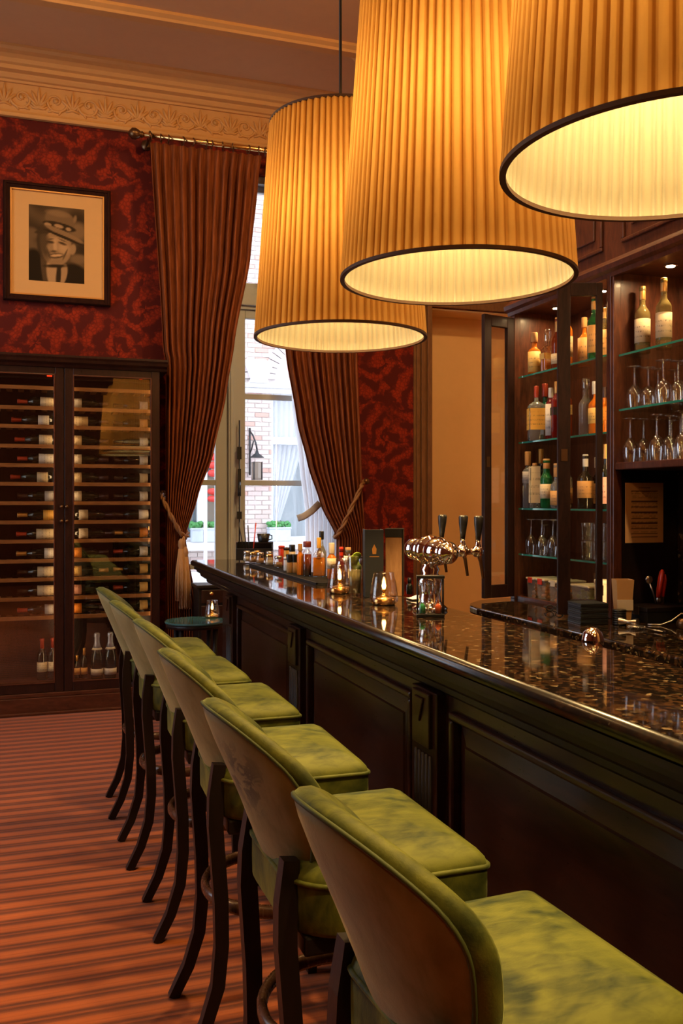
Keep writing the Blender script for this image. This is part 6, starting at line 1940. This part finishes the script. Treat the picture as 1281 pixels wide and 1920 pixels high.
b = MB(); b.box(-0.006, 0.026, -0.006, 0.006, 0.0, 0.04); b.lathe([(0.018, -0.006), (0.018, 0.006)], 16, M=Matrix.Translation((0.008, 0, 0.02)) @ Matrix.Rotation(R(90), 4, 'X')); obj('jaw', b, M['steel'], t)
q = oc(1224, 1128)
t = thing('bar_spoon', 'steel spoon leaning upright beside the red can opener', 'spoon', (2.865, 3.735, CT + 0.0755), -YAW)
b = MB(); b.tube([(0.03, 0, 0.004), (0.015, 0, 0.06), (0.0, 0, 0.10)], 0.004, 8); obj('handle', b, M['steel'], t)
b = MB(); b.lathe([(0.001, 0), (0.014, 0.008), (0.018, 0.022), (0.014, 0.036), (0.001, 0.042)], 14, M=Matrix.Translation((-0.004, 0, 0.098)) @ Matrix.Diagonal((1, 0.35, 1, 1))); obj('bowl', b, M['steel'], t)
q = oc(1215, 1182)
t = thing('bar_strainer', 'steel bar strainer with coiled rim lying on the back counter', 'strainer', (q.x, q.y, CT), R(10))
b = MB(); b.tube([(0.0, -0.09, 0.006), (0.0, -0.03, 0.008), (0.0, 0.03, 0.010)], [0.016, 0.006, 0.005], 10, sy=0.35); obj('handle', b, M['steel'], t)
b = MB(); b.lathe([(0.001, 0), (0.036, 0), (0.036, 0.003), (0.001, 0.003)], 24, M=Matrix.Translation((0, 0.065, 0.010))); obj('disc', b, M['steel'], t)
b = MB(); b.tube([((0.036 + 0.005 * math.cos(k * 1.3)) * math.cos(k * 2 * PI / 150), 0.065 + (0.036 + 0.005 * math.cos(k * 1.3)) * math.sin(k * 2 * PI / 150), 0.008 + 0.005 * math.sin(k * 1.3)) for k in range(150)], 0.0012, 4, closed=True); obj('coil', b, M['steel'], t)
q = oc(1180, 1175)
t = thing('jigger', 'small steel double jigger lying beside the coaster stack', 'jigger', (q.x, q.y, CT + 0.0215), R(30))
b = MB(); b.lathe([(0.021, -0.045), (0.020, -0.045), (0.006, -0.004), (0.006, 0.004), (0.020, 0.040), (0.021, 0.040), (0.0075, 0.0), (0.021, -0.045)], 20, cap=False, M=Matrix.Rotation(R(90), 4, 'X')); obj('cups', b, M['steel'], t)
b = MB(); b.lathe([(0.0085, -0.004), (0.0095, 0), (0.0085, 0.004)], 16, cap=False, M=Matrix.Rotation(R(90), 4, 'X')); obj('waist_band', b, M['steel'], t)
q = oc(1256, 1172)
b = MB(); c0 = q
b.tube([(q.x - 0.10, q.y + 0.03, CT + 0.004), (q.x - 0.05, q.y + 0.0, CT + 0.004), (q.x, q.y - 0.01, CT + 0.02), (q.x + 0.05, q.y - 0.02, CT + 0.055), (q.x + 0.08, q.y - 0.08, CT + 0.05), (q.x + 0.06, q.y - 0.16, CT + 0.004)], 0.004, 8)
tag(obj('power_cable', b, M['steel']), 'pale coiled cable looping over the back counter at the photo edge', 'cable')
q = oc(1268, 1178)
t = thing('citrus_press', 'dull steel and yellow citrus press on the back counter at the photo edge', 'press', (q.x + 0.02, q.y - 0.03, CT), R(20))
b = MB(); b.lathe([(0.024, 0), (0.032, 0.008), (0.034, 0.03), (0.026, 0.046), (0.001, 0.05)], 18); obj('bowl', b, M['bronze'], t)
b = MB(); b.tube([(0.0, 0.0, 0.040), (0.0, -0.06, 0.05), (0.0, -0.12, 0.045)], [0.012, 0.010, 0.012], 8); obj('handle', b, M['yellow'], t)
q = oc(1040, 1146)
t = thing('sunglasses', 'black folded glasses lying on the back counter beside the coasters', 'glasses', (q.x, q.y, CT), R(-20))
for s_ in (-1, 1):
    b = MB(); b.tube([(0.025 * s_ + 0.020 * math.cos(k * PI / 8), 0, 0.018 + 0.015 * math.sin(k * PI / 8)) for k in range(16)], 0.003, 6, closed=True)
    lr = obj('rim', b, M['black'], t)
    b = MB(); b.lathe([(0.001, 0), (0.019, 0)], 16, cap=False, M=Matrix.Translation((0.025 * s_, 0, 0.018)) @ Matrix.Rotation(R(90), 4, 'X') @ Matrix.Diagonal((1, 0.75, 1, 1))); obj('lens', b, M['smoke'], lr)
    b = MB(); b.tube([(0.045 * s_, 0, 0.026), (0.045 * s_, 0.05, 0.020), (0.0, 0.058, 0.004)], 0.0028, 6); obj('temple', b, M['black'], t)
b = MB(); b.tube([(-0.006, 0, 0.022), (0, 0, 0.026), (0.006, 0, 0.022)], 0.003, 6); obj('bridge', b, M['black'], t)

# chrome dome of the rinse tap at the inner edge of the bar
q = on(1103, X=1.43)
t = thing('rinse_tap', 'polished chrome dome of a tap showing over the inner edge of the bar', 'tap', (q.x + 0.015, q.y, 0.62))
b = MB(); b.lathe([(0.018, 0), (0.018, 0.46), (0.026, 0.475), (0.030, 0.50), (0.026, 0.522), (0.014, 0.534), (0.001, 0.537)], 24); obj('dome', b, M['chrome'], t)
b = MB(); b.tube([(0, 0, 0.40), (0.05, 0, 0.42), (0.09, 0, 0.40), (0.10, 0, 0.36)], 0.009, 10); obj('spout', b, M['chrome'], t)
# under-bar sink unit that carries the rinse tap
t = thing('under_bar_sink', 'dark red wooden sink unit along the inner side of the bar', 'sink unit', (0, 0, 0))
b = MB(); b.box(1.415, 1.80, 1.4, 4.9, 0, 0.58); obj('body', b, M['redwood'], t, bevel=0.003)
b = MB(); b.box(1.412, 1.82, 1.39, 4.91, 0.58, 0.62); obj('worktop', b, M['ebony'], t, bevel=0.004)
